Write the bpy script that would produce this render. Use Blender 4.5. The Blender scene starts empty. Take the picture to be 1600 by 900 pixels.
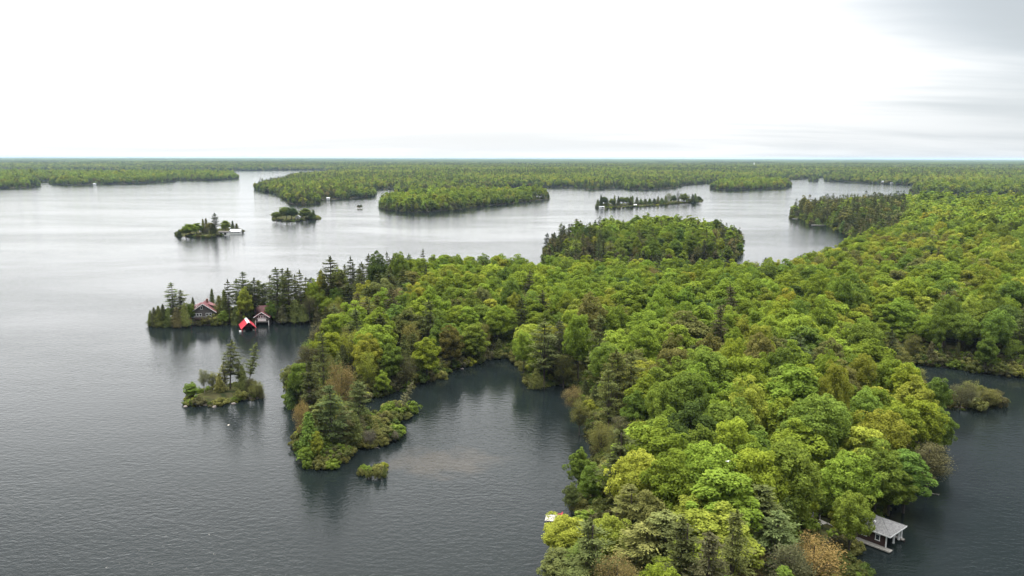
import bpy, math, random
import numpy as np
from mathutils import Vector, Matrix
from mathutils.geometry import delaunay_2d_cdt

sc = bpy.context.scene
COL = sc.collection
RNG = np.random.default_rng(11)
R = math.radians

# ------------------------------------------------------------------ camera
CAM_H = 75.0
F_PX = 1232.0                                  # focal length in pixels of the 1600 px wide photograph
PITCH = math.atan(204 / F_PX)
ROLL = R(-0.14)
cam_data = bpy.data.cameras.new('camera')
cam_data.sensor_width = 36.0
cam_data.lens = 36.0 * F_PX / 1600.0
cam_data.clip_start = 0.5
cam_data.clip_end = 120000.0
cam = bpy.data.objects.new('camera', cam_data)
COL.objects.link(cam)
CAM_M = Matrix.Rotation(R(90) - PITCH, 4, 'X') @ Matrix.Rotation(-ROLL, 4, 'Z')
cam.matrix_world = Matrix.Translation((0, 0, CAM_H)) @ CAM_M
sc.camera = cam
M3 = np.array(CAM_M.to_3x3())

# ------------------------------------------------------------------ sky
SUN_EL, SUN_AZ = R(50), R(-35)                 # azimuth from +Y (view direction) towards +X
sun_dir = Vector((math.cos(SUN_EL) * math.sin(SUN_AZ), math.cos(SUN_EL) * math.cos(SUN_AZ), math.sin(SUN_EL)))
world = bpy.data.worlds.new('World'); sc.world = world; world.use_nodes = True
wn, wl = world.node_tree.nodes, world.node_tree.links
wn.clear()
def WN(t, **k):
    n = wn.new(t)
    for a, b in k.items(): setattr(n, a, b)
    return n
def wmath(op, a, b=None, c=None, clamp=False):
    n = WN('ShaderNodeMath', operation=op); n.use_clamp = clamp
    for i, v in enumerate((a, b, c)):
        if v is None: continue
        if isinstance(v, (int, float)): n.inputs[i].default_value = v
        else: wl.new(v, n.inputs[i])
    return n.outputs[0]
wout = WN('ShaderNodeOutputWorld'); wbg = WN('ShaderNodeBackground')
sky = WN('ShaderNodeTexSky', sky_type='NISHITA', sun_disc=False)
sky.sun_elevation = SUN_EL; sky.sun_rotation = SUN_AZ; sky.air_density = 1.0; sky.dust_density = 2.0
tc = WN('ShaderNodeTexCoord'); sep = WN('ShaderNodeSeparateXYZ'); wl.new(tc.outputs['Generated'], sep.inputs[0])
vx, vy, vz = sep.outputs
# cloud layer coordinates: the direction meets a flat layer overhead, so streaks bunch up towards the horizon
zz = wmath('MAXIMUM', vz, 0.0)
den = wmath('ADD', zz, 0.10)
cx = wmath('DIVIDE', vx, den); cy = wmath('DIVIDE', vy, den)
comb = WN('ShaderNodeCombineXYZ'); wl.new(cx, comb.inputs[0]); wl.new(cy, comb.inputs[1])
mp = WN('ShaderNodeMapping'); wl.new(comb.outputs[0], mp.inputs[0]); mp.inputs['Scale'].default_value = (0.32, 1.0, 1.0); mp.inputs['Rotation'].default_value = (0, 0, R(6))
mp.inputs['Location'].default_value = (3.1, 1.7, 0)
nz = WN('ShaderNodeTexNoise'); wl.new(mp.outputs[0], nz.inputs['Vector'])
nz.inputs['Scale'].default_value = 0.75; nz.inputs['Detail'].default_value = 6; nz.inputs['Roughness'].default_value = 0.55; nz.inputs['Distortion'].default_value = 0.4
# the veil is brightest low ahead within view, thinner and greyer to the right
dot = WN('ShaderNodeVectorMath', operation='DOT_PRODUCT'); wl.new(tc.outputs['Generated'], dot.inputs[0])
gd = Vector((math.sin(R(-12)) * math.cos(R(7)), math.cos(R(-12)) * math.cos(R(7)), math.sin(R(7)))); dot.inputs[1].default_value = gd
glow = WN('ShaderNodeMapRange'); glow.interpolation_type = 'SMOOTHSTEP'; gdn = wmath('MULTIPLY_ADD', nz.outputs['Fac'], 0.30, dot.outputs['Value']); gdn = wmath('SUBTRACT', gdn, 0.15); wl.new(gdn, glow.inputs[0])
glow.inputs[1].default_value = 0.70; glow.inputs[2].default_value = 0.995; glow.inputs[3].default_value = 0.0; glow.inputs[4].default_value = 1.05
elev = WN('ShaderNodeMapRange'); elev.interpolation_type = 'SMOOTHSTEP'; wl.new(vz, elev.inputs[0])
elev.inputs[1].default_value = 0.55; elev.inputs[2].default_value = 0.95; elev.inputs[3].default_value = 0.0; elev.inputs[4].default_value = 5.6  # extra brightness added to the unseen overhead sky to light the trees
low = WN('ShaderNodeMapRange'); low.interpolation_type = 'SMOOTHSTEP'; wl.new(vz, low.inputs[0])
low.inputs[1].default_value = 0.0; low.inputs[2].default_value = 0.07; low.inputs[3].default_value = 0.02; low.inputs[4].default_value = 0.0
streak = WN('ShaderNodeMapRange'); streak.interpolation_type = 'SMOOTHSTEP'; wl.new(nz.outputs['Fac'], streak.inputs[0])
streak.inputs[1].default_value = 0.36; streak.inputs[2].default_value = 0.64; streak.inputs[3].default_value = -0.065; streak.inputs[4].default_value = 0.055
right = WN('ShaderNodeMapRange'); right.interpolation_type = 'SMOOTHSTEP'; 
rx_ = wmath('MULTIPLY_ADD', nz.outputs['Fac'], 0.9, vx); rx_ = wmath('SUBTRACT', rx_, 0.45); wl.new(rx_, right.inputs[0])
rup = WN('ShaderNodeMapRange'); rup.interpolation_type = 'SMOOTHSTEP'; wl.new(vz, rup.inputs[0]); rup.inputs[1].default_value = 0.01; rup.inputs[2].default_value = 0.15; rup.inputs[3].default_value = 0.25; rup.inputs[4].default_value = 1.0
right.inputs[1].default_value = 0.0; right.inputs[2].default_value = 0.75; right.inputs[3].default_value = 0.0; right.inputs[4].default_value = -0.20
gup = WN('ShaderNodeMapRange'); gup.interpolation_type = 'SMOOTHSTEP'; wl.new(vz, gup.inputs[0]); gup.inputs[1].default_value = 0.020; gup.inputs[2].default_value = 0.115; gup.inputs[3].default_value = 0.12; gup.inputs[4].default_value = 1.0
lum = wmath('MULTIPLY_ADD', glow.outputs[0], gup.outputs[0], 0.74); mid = WN('ShaderNodeMapRange'); mid.interpolation_type = 'SMOOTHSTEP'; wl.new(vz, mid.inputs[0]); mid.inputs[1].default_value = 0.12; mid.inputs[2].default_value = 0.42; mid.inputs[3].default_value = 0.0; mid.inputs[4].default_value = -0.44
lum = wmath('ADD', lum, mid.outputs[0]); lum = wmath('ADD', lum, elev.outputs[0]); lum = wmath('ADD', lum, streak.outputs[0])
lum = wmath('MULTIPLY_ADD', right.outputs[0], rup.outputs[0], lum); lum = wmath('ADD', lum, low.outputs[0])
tint = WN('ShaderNodeMix', data_type='RGBA'); tint.inputs[6].default_value = (0.90, 0.97, 1.02, 1); tint.inputs[7].default_value = (1.0, 1.0, 1.0, 1)
tf = WN('ShaderNodeMapRange'); wl.new(lum, tf.inputs[0]); tf.inputs[1].default_value = 0.6; tf.inputs[2].default_value = 1.0; wl.new(tf.outputs[0], tint.inputs[0])
cloud = WN('ShaderNodeVectorMath', operation='SCALE'); wl.new(tint.outputs[2], cloud.inputs[0]); wl.new(lum, cloud.inputs['Scale'])
skys = WN('ShaderNodeVectorMath', operation='SCALE'); wl.new(sky.outputs[0], skys.inputs[0]); skys.inputs['Scale'].default_value = 0.08
wmix = WN('ShaderNodeMix', data_type='RGBA'); wmix.inputs[0].default_value = 0.88
wl.new(skys.outputs[0], wmix.inputs[6]); wl.new(cloud.outputs[0], wmix.inputs[7])
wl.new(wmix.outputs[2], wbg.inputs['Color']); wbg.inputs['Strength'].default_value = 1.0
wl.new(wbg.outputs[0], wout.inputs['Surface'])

sun_data = bpy.data.lights.new('sun', 'SUN'); sun_data.energy = 2.6; sun_data.angle = R(10); sun_data.color = (1.0, 0.95, 0.86)
sun = bpy.data.objects.new('sun', sun_data); COL.objects.link(sun); sun.rotation_euler = sun_dir.to_track_quat('Z', 'Y').to_euler()

sc.view_settings.view_transform = 'Standard'; sc.view_settings.look = 'None'; sc.view_settings.gamma = 1
sc.view_settings.exposure = 0.38; sc.view_settings.use_curve_mapping = False
sc.cycles.max_bounces = 6; sc.cycles.diffuse_bounces = 2; sc.cycles.glossy_bounces = 2; sc.cycles.transmission_bounces = 2
sc.cycles.transparent_max_bounces = 4; sc.cycles.volume_bounces = 0; sc.cycles.use_denoising = True
sc.cycles.caustics_reflective = False; sc.cycles.caustics_refractive = False

# ------------------------------------------------------------------ photograph <-> world
def at(px, py, z=0.0):
    d = M3 @ np.array([(px - 800.0) / F_PX, (450.0 - py) / F_PX, -1.0])
    t = (z - CAM_H) / min(d[2], -1e-4)
    return np.array([d[0] * t, d[1] * t])
def project(x, y, z):
    p = M3.T @ np.vstack([np.atleast_1d(x) + 0.0, np.atleast_1d(y) + 0.0, np.atleast_1d(z) - CAM_H + 0.0])
    w = np.where(p[2] < -1e-3, -p[2], np.nan)
    return 800 + F_PX * p[0] / w, 450 - F_PX * p[1] / w, w
def height_to(px_base, py_base, py_top, z0=0.0):
    g = at(px_base, py_base, z0)
    lo, hi = 0.5, 60.0
    for _ in range(40):
        m = (lo + hi) / 2
        if project(g[0], g[1], z0 + m)[1][0] > py_top: lo = m
        else: hi = m
    return lo

# ------------------------------------------------------------------ object helpers
def tag(o, label=None, cat=None, group=None, kind=None):
    if label: o['label'] = label
    if cat: o['category'] = cat
    if group: o['group'] = group
    if kind: o['kind'] = kind
    return o
def empty(name, loc, rz=0.0):
    o = bpy.data.objects.new(name, None); COL.objects.link(o)
    o.location = loc; o.rotation_euler = (0, 0, rz); o.empty_display_size = 0.5
    return o
def np_mesh(name, verts, faces, mats, midx=None, var=None, smooth=False):
    """verts (n,3); faces: list of arrays (k,3) or (k,4)"""
    me = bpy.data.meshes.new(name)
    verts = np.asarray(verts, dtype=np.float32)
    faces = [np.asarray(f, dtype=np.int32) for f in faces if len(f)]
    me.vertices.add(len(verts)); me.vertices.foreach_set('co', verts.ravel())
    tot = np.concatenate([np.full(len(f), f.shape[1], np.int32) for f in faces])
    loops = np.concatenate([f.ravel() for f in faces])
    me.loops.add(len(loops)); me.loops.foreach_set('vertex_index', loops)
    me.polygons.add(len(tot))
    start = np.concatenate([[0], np.cumsum(tot)[:-1]]).astype(np.int32)
    me.polygons.foreach_set('loop_start', start); me.polygons.foreach_set('loop_total', tot)
    for m in mats: me.materials.append(m)
    if midx is not None: me.polygons.foreach_set('material_index', np.asarray(midx, np.int32))
    if smooth: me.polygons.foreach_set('use_smooth', np.ones(len(tot), bool))
    if var is not None:
        a = me.attributes.new('leafvar', 'FLOAT', 'POINT'); a.data.foreach_set('value', np.asarray(var, np.float32))
    me.update(calc_edges=True)
    return me
def link(name, me, parent=None):
    o = bpy.data.objects.new(name, me); COL.objects.link(o)
    if parent is not None: o.parent = parent
    return o
class MB:
    """collects boxes, prisms and bars in one mesh"""
    def __init__(s): s.v = []; s.f = []
    def quadset(s, pts, faces):
        b = len(s.v); s.v += [tuple(p) for p in pts]; s.f += [tuple(i + b for i in f) for f in faces]; return s
    def box(s, c, size, rz=0.0, m=None):
        hx, hy, hz = size[0] / 2, size[1] / 2, size[2] / 2
        P = [Vector((sx * hx, sy * hy, sz * hz)) for sz in (-1, 1) for sy in (-1, 1) for sx in (-1, 1)]
        T = Matrix.Translation(c) @ (m if m is not None else Matrix.Rotation(rz, 4, 'Z'))
        return s.quadset([T @ p for p in P], [(0, 2, 3, 1), (4, 5, 7, 6), (0, 1, 5, 4), (2, 6, 7, 3), (0, 4, 6, 2), (1, 3, 7, 5)])
    def bar(s, a, b, r0, r1=None, n=6):
        r1 = r0 if r1 is None else r1
        a, b = Vector(a), Vector(b); d = (b - a).normalized()
        u = d.orthogonal().normalized(); w = d.cross(u)
        P = []
        for c, r in ((a, r0), (b, r1)):
            for i in range(n):
                t = 2 * math.pi * i / n; P.append(c + u * math.cos(t) * r + w * math.sin(t) * r)
        F = [(i, (i + 1) % n, n + (i + 1) % n, n + i) for i in range(n)]
        F += [tuple(range(n))[::-1], tuple(range(n, 2 * n))]
        return s.quadset(P, F)
    def slab(s, quad, th):
        """a plate with the four given corners on its underside"""
        q = [Vector(p) for p in quad]; n = (q[1] - q[0]).cross(q[2] - q[0]).normalized()
        if n.z < 0: q = q[::-1]; n = -n
        t = [p + n * th for p in q]
        k = len(q)
        return s.quadset(q + t, [tuple(range(k))[::-1], tuple(range(k, 2 * k))] + [(i, (i + 1) % k, k + (i + 1) % k, k + i) for i in range(k)])
    def build(s, name, mat, parent=None, smooth=False):
        me = bpy.data.meshes.new(name); me.from_pydata(s.v, [], s.f); me.materials.append(mat); me.update()
        if smooth:
            for p in me.polygons: p.use_smooth = True
        return link(name, me, parent)

# ------------------------------------------------------------------ materials
def new_mat(name):
    m = bpy.data.materials.new(name); m.use_nodes = True; m.node_tree.nodes.clear(); return m, m.node_tree.nodes, m.node_tree.links
def rough_mat(name, c, c2=None, scale=2.0, rough=0.8, stretch=(1, 1, 1), detail=4, spec=0.2):
    m, n, l = new_mat(name)
    o = n.new('ShaderNodeOutputMaterial'); b = n.new('ShaderNodeBsdfPrincipled'); l.new(b.outputs[0], o.inputs[0])
    b.inputs['Roughness'].default_value = rough; b.inputs['Specular IOR Level'].default_value = spec
    t = n.new('ShaderNodeTexCoord'); mp_ = n.new('ShaderNodeMapping'); mp_.inputs['Scale'].default_value = stretch
    l.new(t.outputs['Object'], mp_.inputs[0])
    nn = n.new('ShaderNodeTexNoise'); nn.inputs['Scale'].default_value = scale; nn.inputs['Detail'].default_value = detail; l.new(mp_.outputs[0], nn.inputs[0])
    mr = n.new('ShaderNodeMapRange'); mr.inputs[1].default_value = 0.35; mr.inputs[2].default_value = 0.65; l.new(nn.outputs['Fac'], mr.inputs[0])
    mx = n.new('ShaderNodeMix'); mx.data_type = 'RGBA'; l.new(mr.outputs[0], mx.inputs[0])
    c2 = c2 or tuple(v * 0.7 for v in c)
    mx.inputs[6].default_value = (*c, 1); mx.inputs[7].default_value = (*c2, 1)
    l.new(mx.outputs[2], b.inputs['Base Color'])
    return m

def leaf_mat(name, default, transl=0.28, vary=0.35):
    m, n, l = new_mat(name)
    o = n.new('ShaderNodeOutputMaterial')
    a = n.new('ShaderNodeAttribute'); a.attribute_type = 'INSTANCER'; a.attribute_name = 'tint'
    v = n.new('ShaderNodeAttribute'); v.attribute_type = 'GEOMETRY'; v.attribute_name = 'leafvar'
    hs = n.new('ShaderNodeHueSaturation'); l.new(a.outputs['Color'], hs.inputs['Color'])
    mr = n.new('ShaderNodeMapRange'); l.new(v.outputs['Fac'], mr.inputs[0]); mr.inputs[3].default_value = 1 - vary; mr.inputs[4].default_value = 1 + vary
    l.new(mr.outputs[0], hs.inputs['Value'])
    mh = n.new('ShaderNodeMapRange'); l.new(v.outputs['Fac'], mh.inputs[0]); mh.inputs[3].default_value = 0.504; mh.inputs[4].default_value = 0.490
    l.new(mh.outputs[0], hs.inputs['Hue'])
    d = n.new('ShaderNodeBsdfDiffuse'); t = n.new('ShaderNodeBsdfTranslucent'); mx = n.new('ShaderNodeMixShader'); mx.inputs[0].default_value = transl
    l.new(hs.outputs[0], d.inputs[0]); l.new(hs.outputs[0], t.inputs[0]); l.new(d.outputs[0], mx.inputs[1]); l.new(t.outputs[0], mx.inputs[2])
    l.new(mx.outputs[0], o.inputs[0])
    return m
LEAF = leaf_mat('broadleaf foliage', None, transl=0.38, vary=0.3)
NEEDLE = leaf_mat('needle foliage', None, transl=0.12, vary=0.3)
BARK = rough_mat('bark', (0.10, 0.085, 0.07), (0.05, 0.042, 0.035), 3, 0.95, (1, 1, .25))
PALE_BARK = rough_mat('pale weathered bark', (0.38, 0.35, 0.30), (0.2, 0.18, 0.15), 4, 0.9, (1, 1, .3))
PINE_BARK = rough_mat('pine bark', (0.13, 0.10, 0.085), (0.06, 0.05, 0.045), 3, 0.95, (1, 1, .25))
RED_METAL = rough_mat('red sheet metal roofing', (0.50, 0.045, 0.05), (0.40, 0.035, 0.045), 1.2, 0.45, (1, .2, 1), spec=0.5)
DUSTY_RED = rough_mat('faded red roofing', (0.165, 0.052, 0.056), (0.11, 0.04, 0.044), 2.0, 0.6, (1, .2, 1))
BRIGHT_RED = rough_mat('bright red painted metal', (0.50, 0.03, 0.052), (0.40, 0.03, 0.045), 1.0, 0.4, spec=0.5)
DARK_WOOD = rough_mat('dark brown stained boards', (0.055, 0.032, 0.026), (0.035, 0.02, 0.018), 3, 0.75, (.4, .4, 6))
GREY_WOOD = rough_mat('weathered grey boards', (0.22, 0.21, 0.19), (0.13, 0.124, 0.112), 3, 0.85, (6, .5, 1))
SLATE_WALL = rough_mat('grey brown siding', (0.11, 0.10, 0.095), (0.075, 0.07, 0.066), 2, 0.8, (.4, .4, 8))
STONE_WALL = rough_mat('brown brick', (0.20, 0.10, 0.075), (0.13, 0.07, 0.055), 4, 0.9)
WHITE = rough_mat('white paint', (0.76, 0.76, 0.74), (0.66, 0.66, 0.64), 1.5, 0.55)
SHINGLE = rough_mat('grey asphalt shingles', (0.19, 0.187, 0.183), (0.10, 0.099, 0.098), 1.3, 0.95, (2, 2, 2), detail=10)
PALEWOOD = rough_mat('pale sun-bleached boards', (0.42, 0.40, 0.36), (0.26, 0.245, 0.22), 3, 0.85, (6, .5, 1))
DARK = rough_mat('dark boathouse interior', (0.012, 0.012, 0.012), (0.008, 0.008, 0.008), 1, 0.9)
GLASS, _n, _l = new_mat('dark window glass')
_o = _n.new('ShaderNodeOutputMaterial'); _b = _n.new('ShaderNodeBsdfPrincipled'); _l.new(_b.outputs[0], _o.inputs[0])
_b.inputs['Base Color'].default_value = (0.03, 0.035, 0.04, 1); _b.inputs['Roughness'].default_value = 0.08
GRANITE = rough_mat('shore granite', (0.19, 0.165, 0.15), (0.09, 0.08, 0.072), 0.9, 0.9, detail=8)
RED_PLASTIC = rough_mat('red plastic', (0.60, 0.09, 0.10), (0.5, 0.07, 0.08), 1, 0.5)
FEATHER = rough_mat('white feathers', (0.78, 0.78, 0.76), (0.6, 0.6, 0.6), 5, 0.9)

# forest floor / shore
GROUND, n_, l_ = new_mat('forest floor')
o_ = n_.new('ShaderNodeOutputMaterial'); b_ = n_.new('ShaderNodeBsdfDiffuse'); l_.new(b_.outputs[0], o_.inputs[0])
g_ = n_.new('ShaderNodeNewGeometry'); s_ = n_.new('ShaderNodeSeparateXYZ'); l_.new(g_.outputs['Position'], s_.inputs[0])
nf = n_.new('ShaderNodeTexNoise'); nf.inputs['Scale'].default_value = 0.35; nf.inputs['Detail'].default_value = 8; l_.new(g_.outputs['Position'], nf.inputs[0])
cr = n_.new('ShaderNodeValToRGB'); l_.new(nf.outputs['Fac'], cr.inputs[0])
cr.color_ramp.elements[0].position = 0.36; cr.color_ramp.elements[0].color = (0.022, 0.030, 0.012, 1)
cr.color_ramp.elements[1].position = 0.66; cr.color_ramp.elements[1].color = (0.075, 0.085, 0.028, 1)
e_ = cr.color_ramp.elements.new(0.52); e_.color = (0.05, 0.045, 0.022, 1)
nr = n_.new('ShaderNodeTexNoise'); nr.inputs['Scale'].default_value = 0.9; nr.inputs['Detail'].default_value = 7; l_.new(g_.outputs['Position'], nr.inputs[0])
rr = n_.new('ShaderNodeValToRGB'); l_.new(nr.outputs['Fac'], rr.inputs[0])
rr.color_ramp.elements[0].position = 0.38; rr.color_ramp.elements[0].color = (0.05, 0.04, 0.034, 1)
rr.color_ramp.elements[1].position = 0.68; rr.color_ramp.elements[1].color = (0.19, 0.16, 0.135, 1)
ad = n_.new('ShaderNodeMath'); ad.operation = 'MULTIPLY_ADD'; l_.new(nr.outputs['Fac'], ad.inputs[0]); ad.inputs[1].default_value = -1.2; l_.new(s_.outputs[2], ad.inputs[2])
mk = n_.new('ShaderNodeMapRange'); l_.new(ad.outputs[0], mk.inputs[0]); mk.inputs[1].default_value = -0.55; mk.inputs[2].default_value = -0.2
mm = n_.new('ShaderNodeMix'); mm.data_type = 'RGBA'; l_.new(mk.outputs[0], mm.inputs[0]); l_.new(rr.outputs[0], mm.inputs[6]); l_.new(cr.outputs[0], mm.inputs[7])
l_.new(mm.outputs[2], b_.inputs[0])

# lake water
WATER, n_, l_ = new_mat('lake water')
o_ = n_.new('ShaderNodeOutputMaterial'); b_ = n_.new('ShaderNodeBsdfPrincipled'); l_.new(b_.outputs[0], o_.inputs[0])
b_.inputs['IOR'].default_value = 1.33; b_.inputs['Roughness'].default_value = 0.06
g_ = n_.new('ShaderNodeNewGeometry')
def wnoise(scale, stretch, rot, detail, rough=0.5, dist=0.0):
    m_ = n_.new('ShaderNodeMapping'); l_.new(g_.outputs['Position'], m_.inputs[0])
    m_.inputs['Rotation'].default_value = (0, 0, rot); m_.inputs['Scale'].default_value = (stretch[0] * scale, stretch[1] * scale, scale)
    t_ = n_.new('ShaderNodeTexNoise'); l_.new(m_.outputs[0], t_.inputs[0]); t_.inputs['Scale'].default_value = 1.0
    t_.inputs['Detail'].default_value = detail; t_.inputs['Roughness'].default_value = rough; t_.inputs['Distortion'].default_value = dist
    return t_.outputs['Fac']
def nmath(op, a, b=None, c=None):
    q = n_.new('ShaderNodeMath'); q.operation = op
    for i, v in enumerate((a, b, c)):
        if v is None: continue
        if isinstance(v, (int, float)): q.inputs[i].default_value = v
        else: l_.new(v, q.inputs[i])
    return q.outputs[0]
w1 = wnoise(0.85, (0.62, 1.0), R(16), 2.0, 0.5, 0.3)      # wavelets two metres apart, crests across the view
w2 = wnoise(2.6, (0.75, 1.0), R(38), 2.0, 0.55)
w3 = wnoise(0.10, (0.5, 1.0), R(-8), 2.0)
wind = wnoise(0.009, (0.40, 1.0), R(10), 5.0, 0.6, 0.6)         # cat's paws
wr = n_.new('ShaderNodeMapRange'); wr.interpolation_type = 'SMOOTHSTEP'; l_.new(wind, wr.inputs[0]); wr.inputs[1].default_value = 0.36; wr.inputs[2].default_value = 0.64; wr.inputs[3].default_value = 0.58; wr.inputs[4].default_value = 1.25
hh = nmath('MULTIPLY', w1, 0.11); hh = nmath('MULTIPLY_ADD', w2, 0.045, hh); hh = nmath('MULTIPLY_ADD', w3, 0.10, hh)
# sheltered water: the head of the cove, the right inlet, under the peninsula and along the near left shore
calm = None
for qx, qy, qr in ((775, 590, 48), (840, 612, 30), (1440, 595, 45), (1400, 560, 30), (470, 515, 55), (360, 520, 45), (590, 640, 22), (1420, 790, 22)):
    p_ = at(qx, qy); a_ = n_.new('ShaderNodeVectorMath'); a_.operation = 'DISTANCE'; l_.new(g_.outputs['Position'], a_.inputs[0]); a_.inputs[1].default_value = (p_[0], p_[1], 0)
    r_ = n_.new('ShaderNodeMapRange'); r_.interpolation_type = 'SMOOTHSTEP'; l_.new(a_.outputs['Value'], r_.inputs[0]); r_.inputs[1].default_value = qr * .3; r_.inputs[2].default_value = qr * 1.3; r_.inputs[3].default_value = 0.42; r_.inputs[4].default_value = 1.0
    calm = r_.outputs[0] if calm is None else nmath('MINIMUM', calm, r_.outputs[0])
hh = nmath('MULTIPLY', hh, calm)
bp = n_.new('ShaderNodeBump'); bp.inputs['Distance'].default_value = 1.0; l_.new(wr.outputs[0], bp.inputs['Strength']); l_.new(hh, bp.inputs['Height'])
l_.new(bp.outputs[0], b_.inputs['Normal'])
# brown shoal under the surface of the cove
sh = at(690, 722); vm = n_.new('ShaderNodeVectorMath'); vm.operation = 'SUBTRACT'; l_.new(g_.outputs['Position'], vm.inputs[0]); vm.inputs[1].default_value = (sh[0], sh[1], 0)
vs = n_.new('ShaderNodeVectorMath'); vs.operation = 'MULTIPLY'; l_.new(vm.outputs[0], vs.inputs[0]); vs.inputs[1].default_value = (1 / 17, 1 / 11, 0)
vl = n_.new('ShaderNodeVectorMath'); vl.operation = 'LENGTH'; l_.new(vs.outputs[0], vl.inputs[0])
shn = wnoise(0.16, (1, 1), 0, 5, 0.6)
shv = nmath('MULTIPLY_ADD', shn, 1.6, vl.outputs['Value'])
shm = n_.new('ShaderNodeMapRange'); shm.interpolation_type = 'SMOOTHSTEP'; l_.new(shv, shm.inputs[0]); shm.inputs[1].default_value = 1.05; shm.inputs[2].default_value = 1.9; shm.inputs[3].default_value = 1.0; shm.inputs[4].default_value = 0.0
wc = n_.new('ShaderNodeMix'); wc.data_type = 'RGBA'; l_.new(shm.outputs[0], wc.inputs[0]); wc.inputs[6].default_value = (0.008, 0.0115, 0.0115, 1); wc.inputs[7].default_value = (0.028, 0.025, 0.019, 1)
l_.new(wc.outputs[2], b_.inputs['Base Color'])

# ------------------------------------------------------------------ coast lines and land
def jitter_line(P, rng, amp=0.07, minseg=6.0):
    P = [np.array(p, float) for p in P]
    for _ in range(6):
        Q = []
        for a, b in zip(P, P[1:] + P[:1]):
            Q.append(a); d = b - a; L = np.hypot(*d)
            if L > minseg:
                Q.append((a + b) / 2 + np.array([-d[1], d[0]]) * rng.normal() * amp * (1 if L < 400 else 400 / L))
        P = Q
    return np.array(P)
def inside(P, x, y):
    x = np.asarray(x); y = np.asarray(y); r = np.zeros(x.shape, bool)
    x0, y0 = P[:, 0], P[:, 1]; x1, y1 = np.roll(x0, -1), np.roll(y0, -1)
    for a, b, c, d in zip(x0, y0, x1, y1):
        if b == d: continue
        m = ((b > y) != (d > y)) & (x < (c - a) * (y - b) / (d - b) + a)
        r ^= m
    return r
def shore_dist(P, x, y):
    x = np.asarray(x, float).ravel(); y = np.asarray(y, float).ravel(); out = np.full(x.shape, 1e9)
    A = P; B = np.roll(P, -1, 0); D = B - A; L2 = (D ** 2).sum(1) + 1e-9
    for i in range(0, len(x), 4000):
        px = x[i:i + 4000, None]; py = y[i:i + 4000, None]
        t = np.clip(((px - A[:, 0]) * D[:, 0] + (py - A[:, 1]) * D[:, 1]) / L2, 0, 1)
        dx = px - A[:, 0] - t * D[:, 0]; dy = py - A[:, 1] - t * D[:, 1]
        out[i:i + 4000] = np.sqrt((dx ** 2 + dy ** 2).min(1))
    return out
def roll_noise(x, y, s):
    return (np.sin(x / s + 1.3) * np.cos(y / s * 1.1 + .7) + .5 * np.sin(x / s * 2.3 + y / s * 1.7 + 2.) + .35 * np.sin(x / s * 4.1 - y / s * 3.3)) / 1.6

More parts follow.
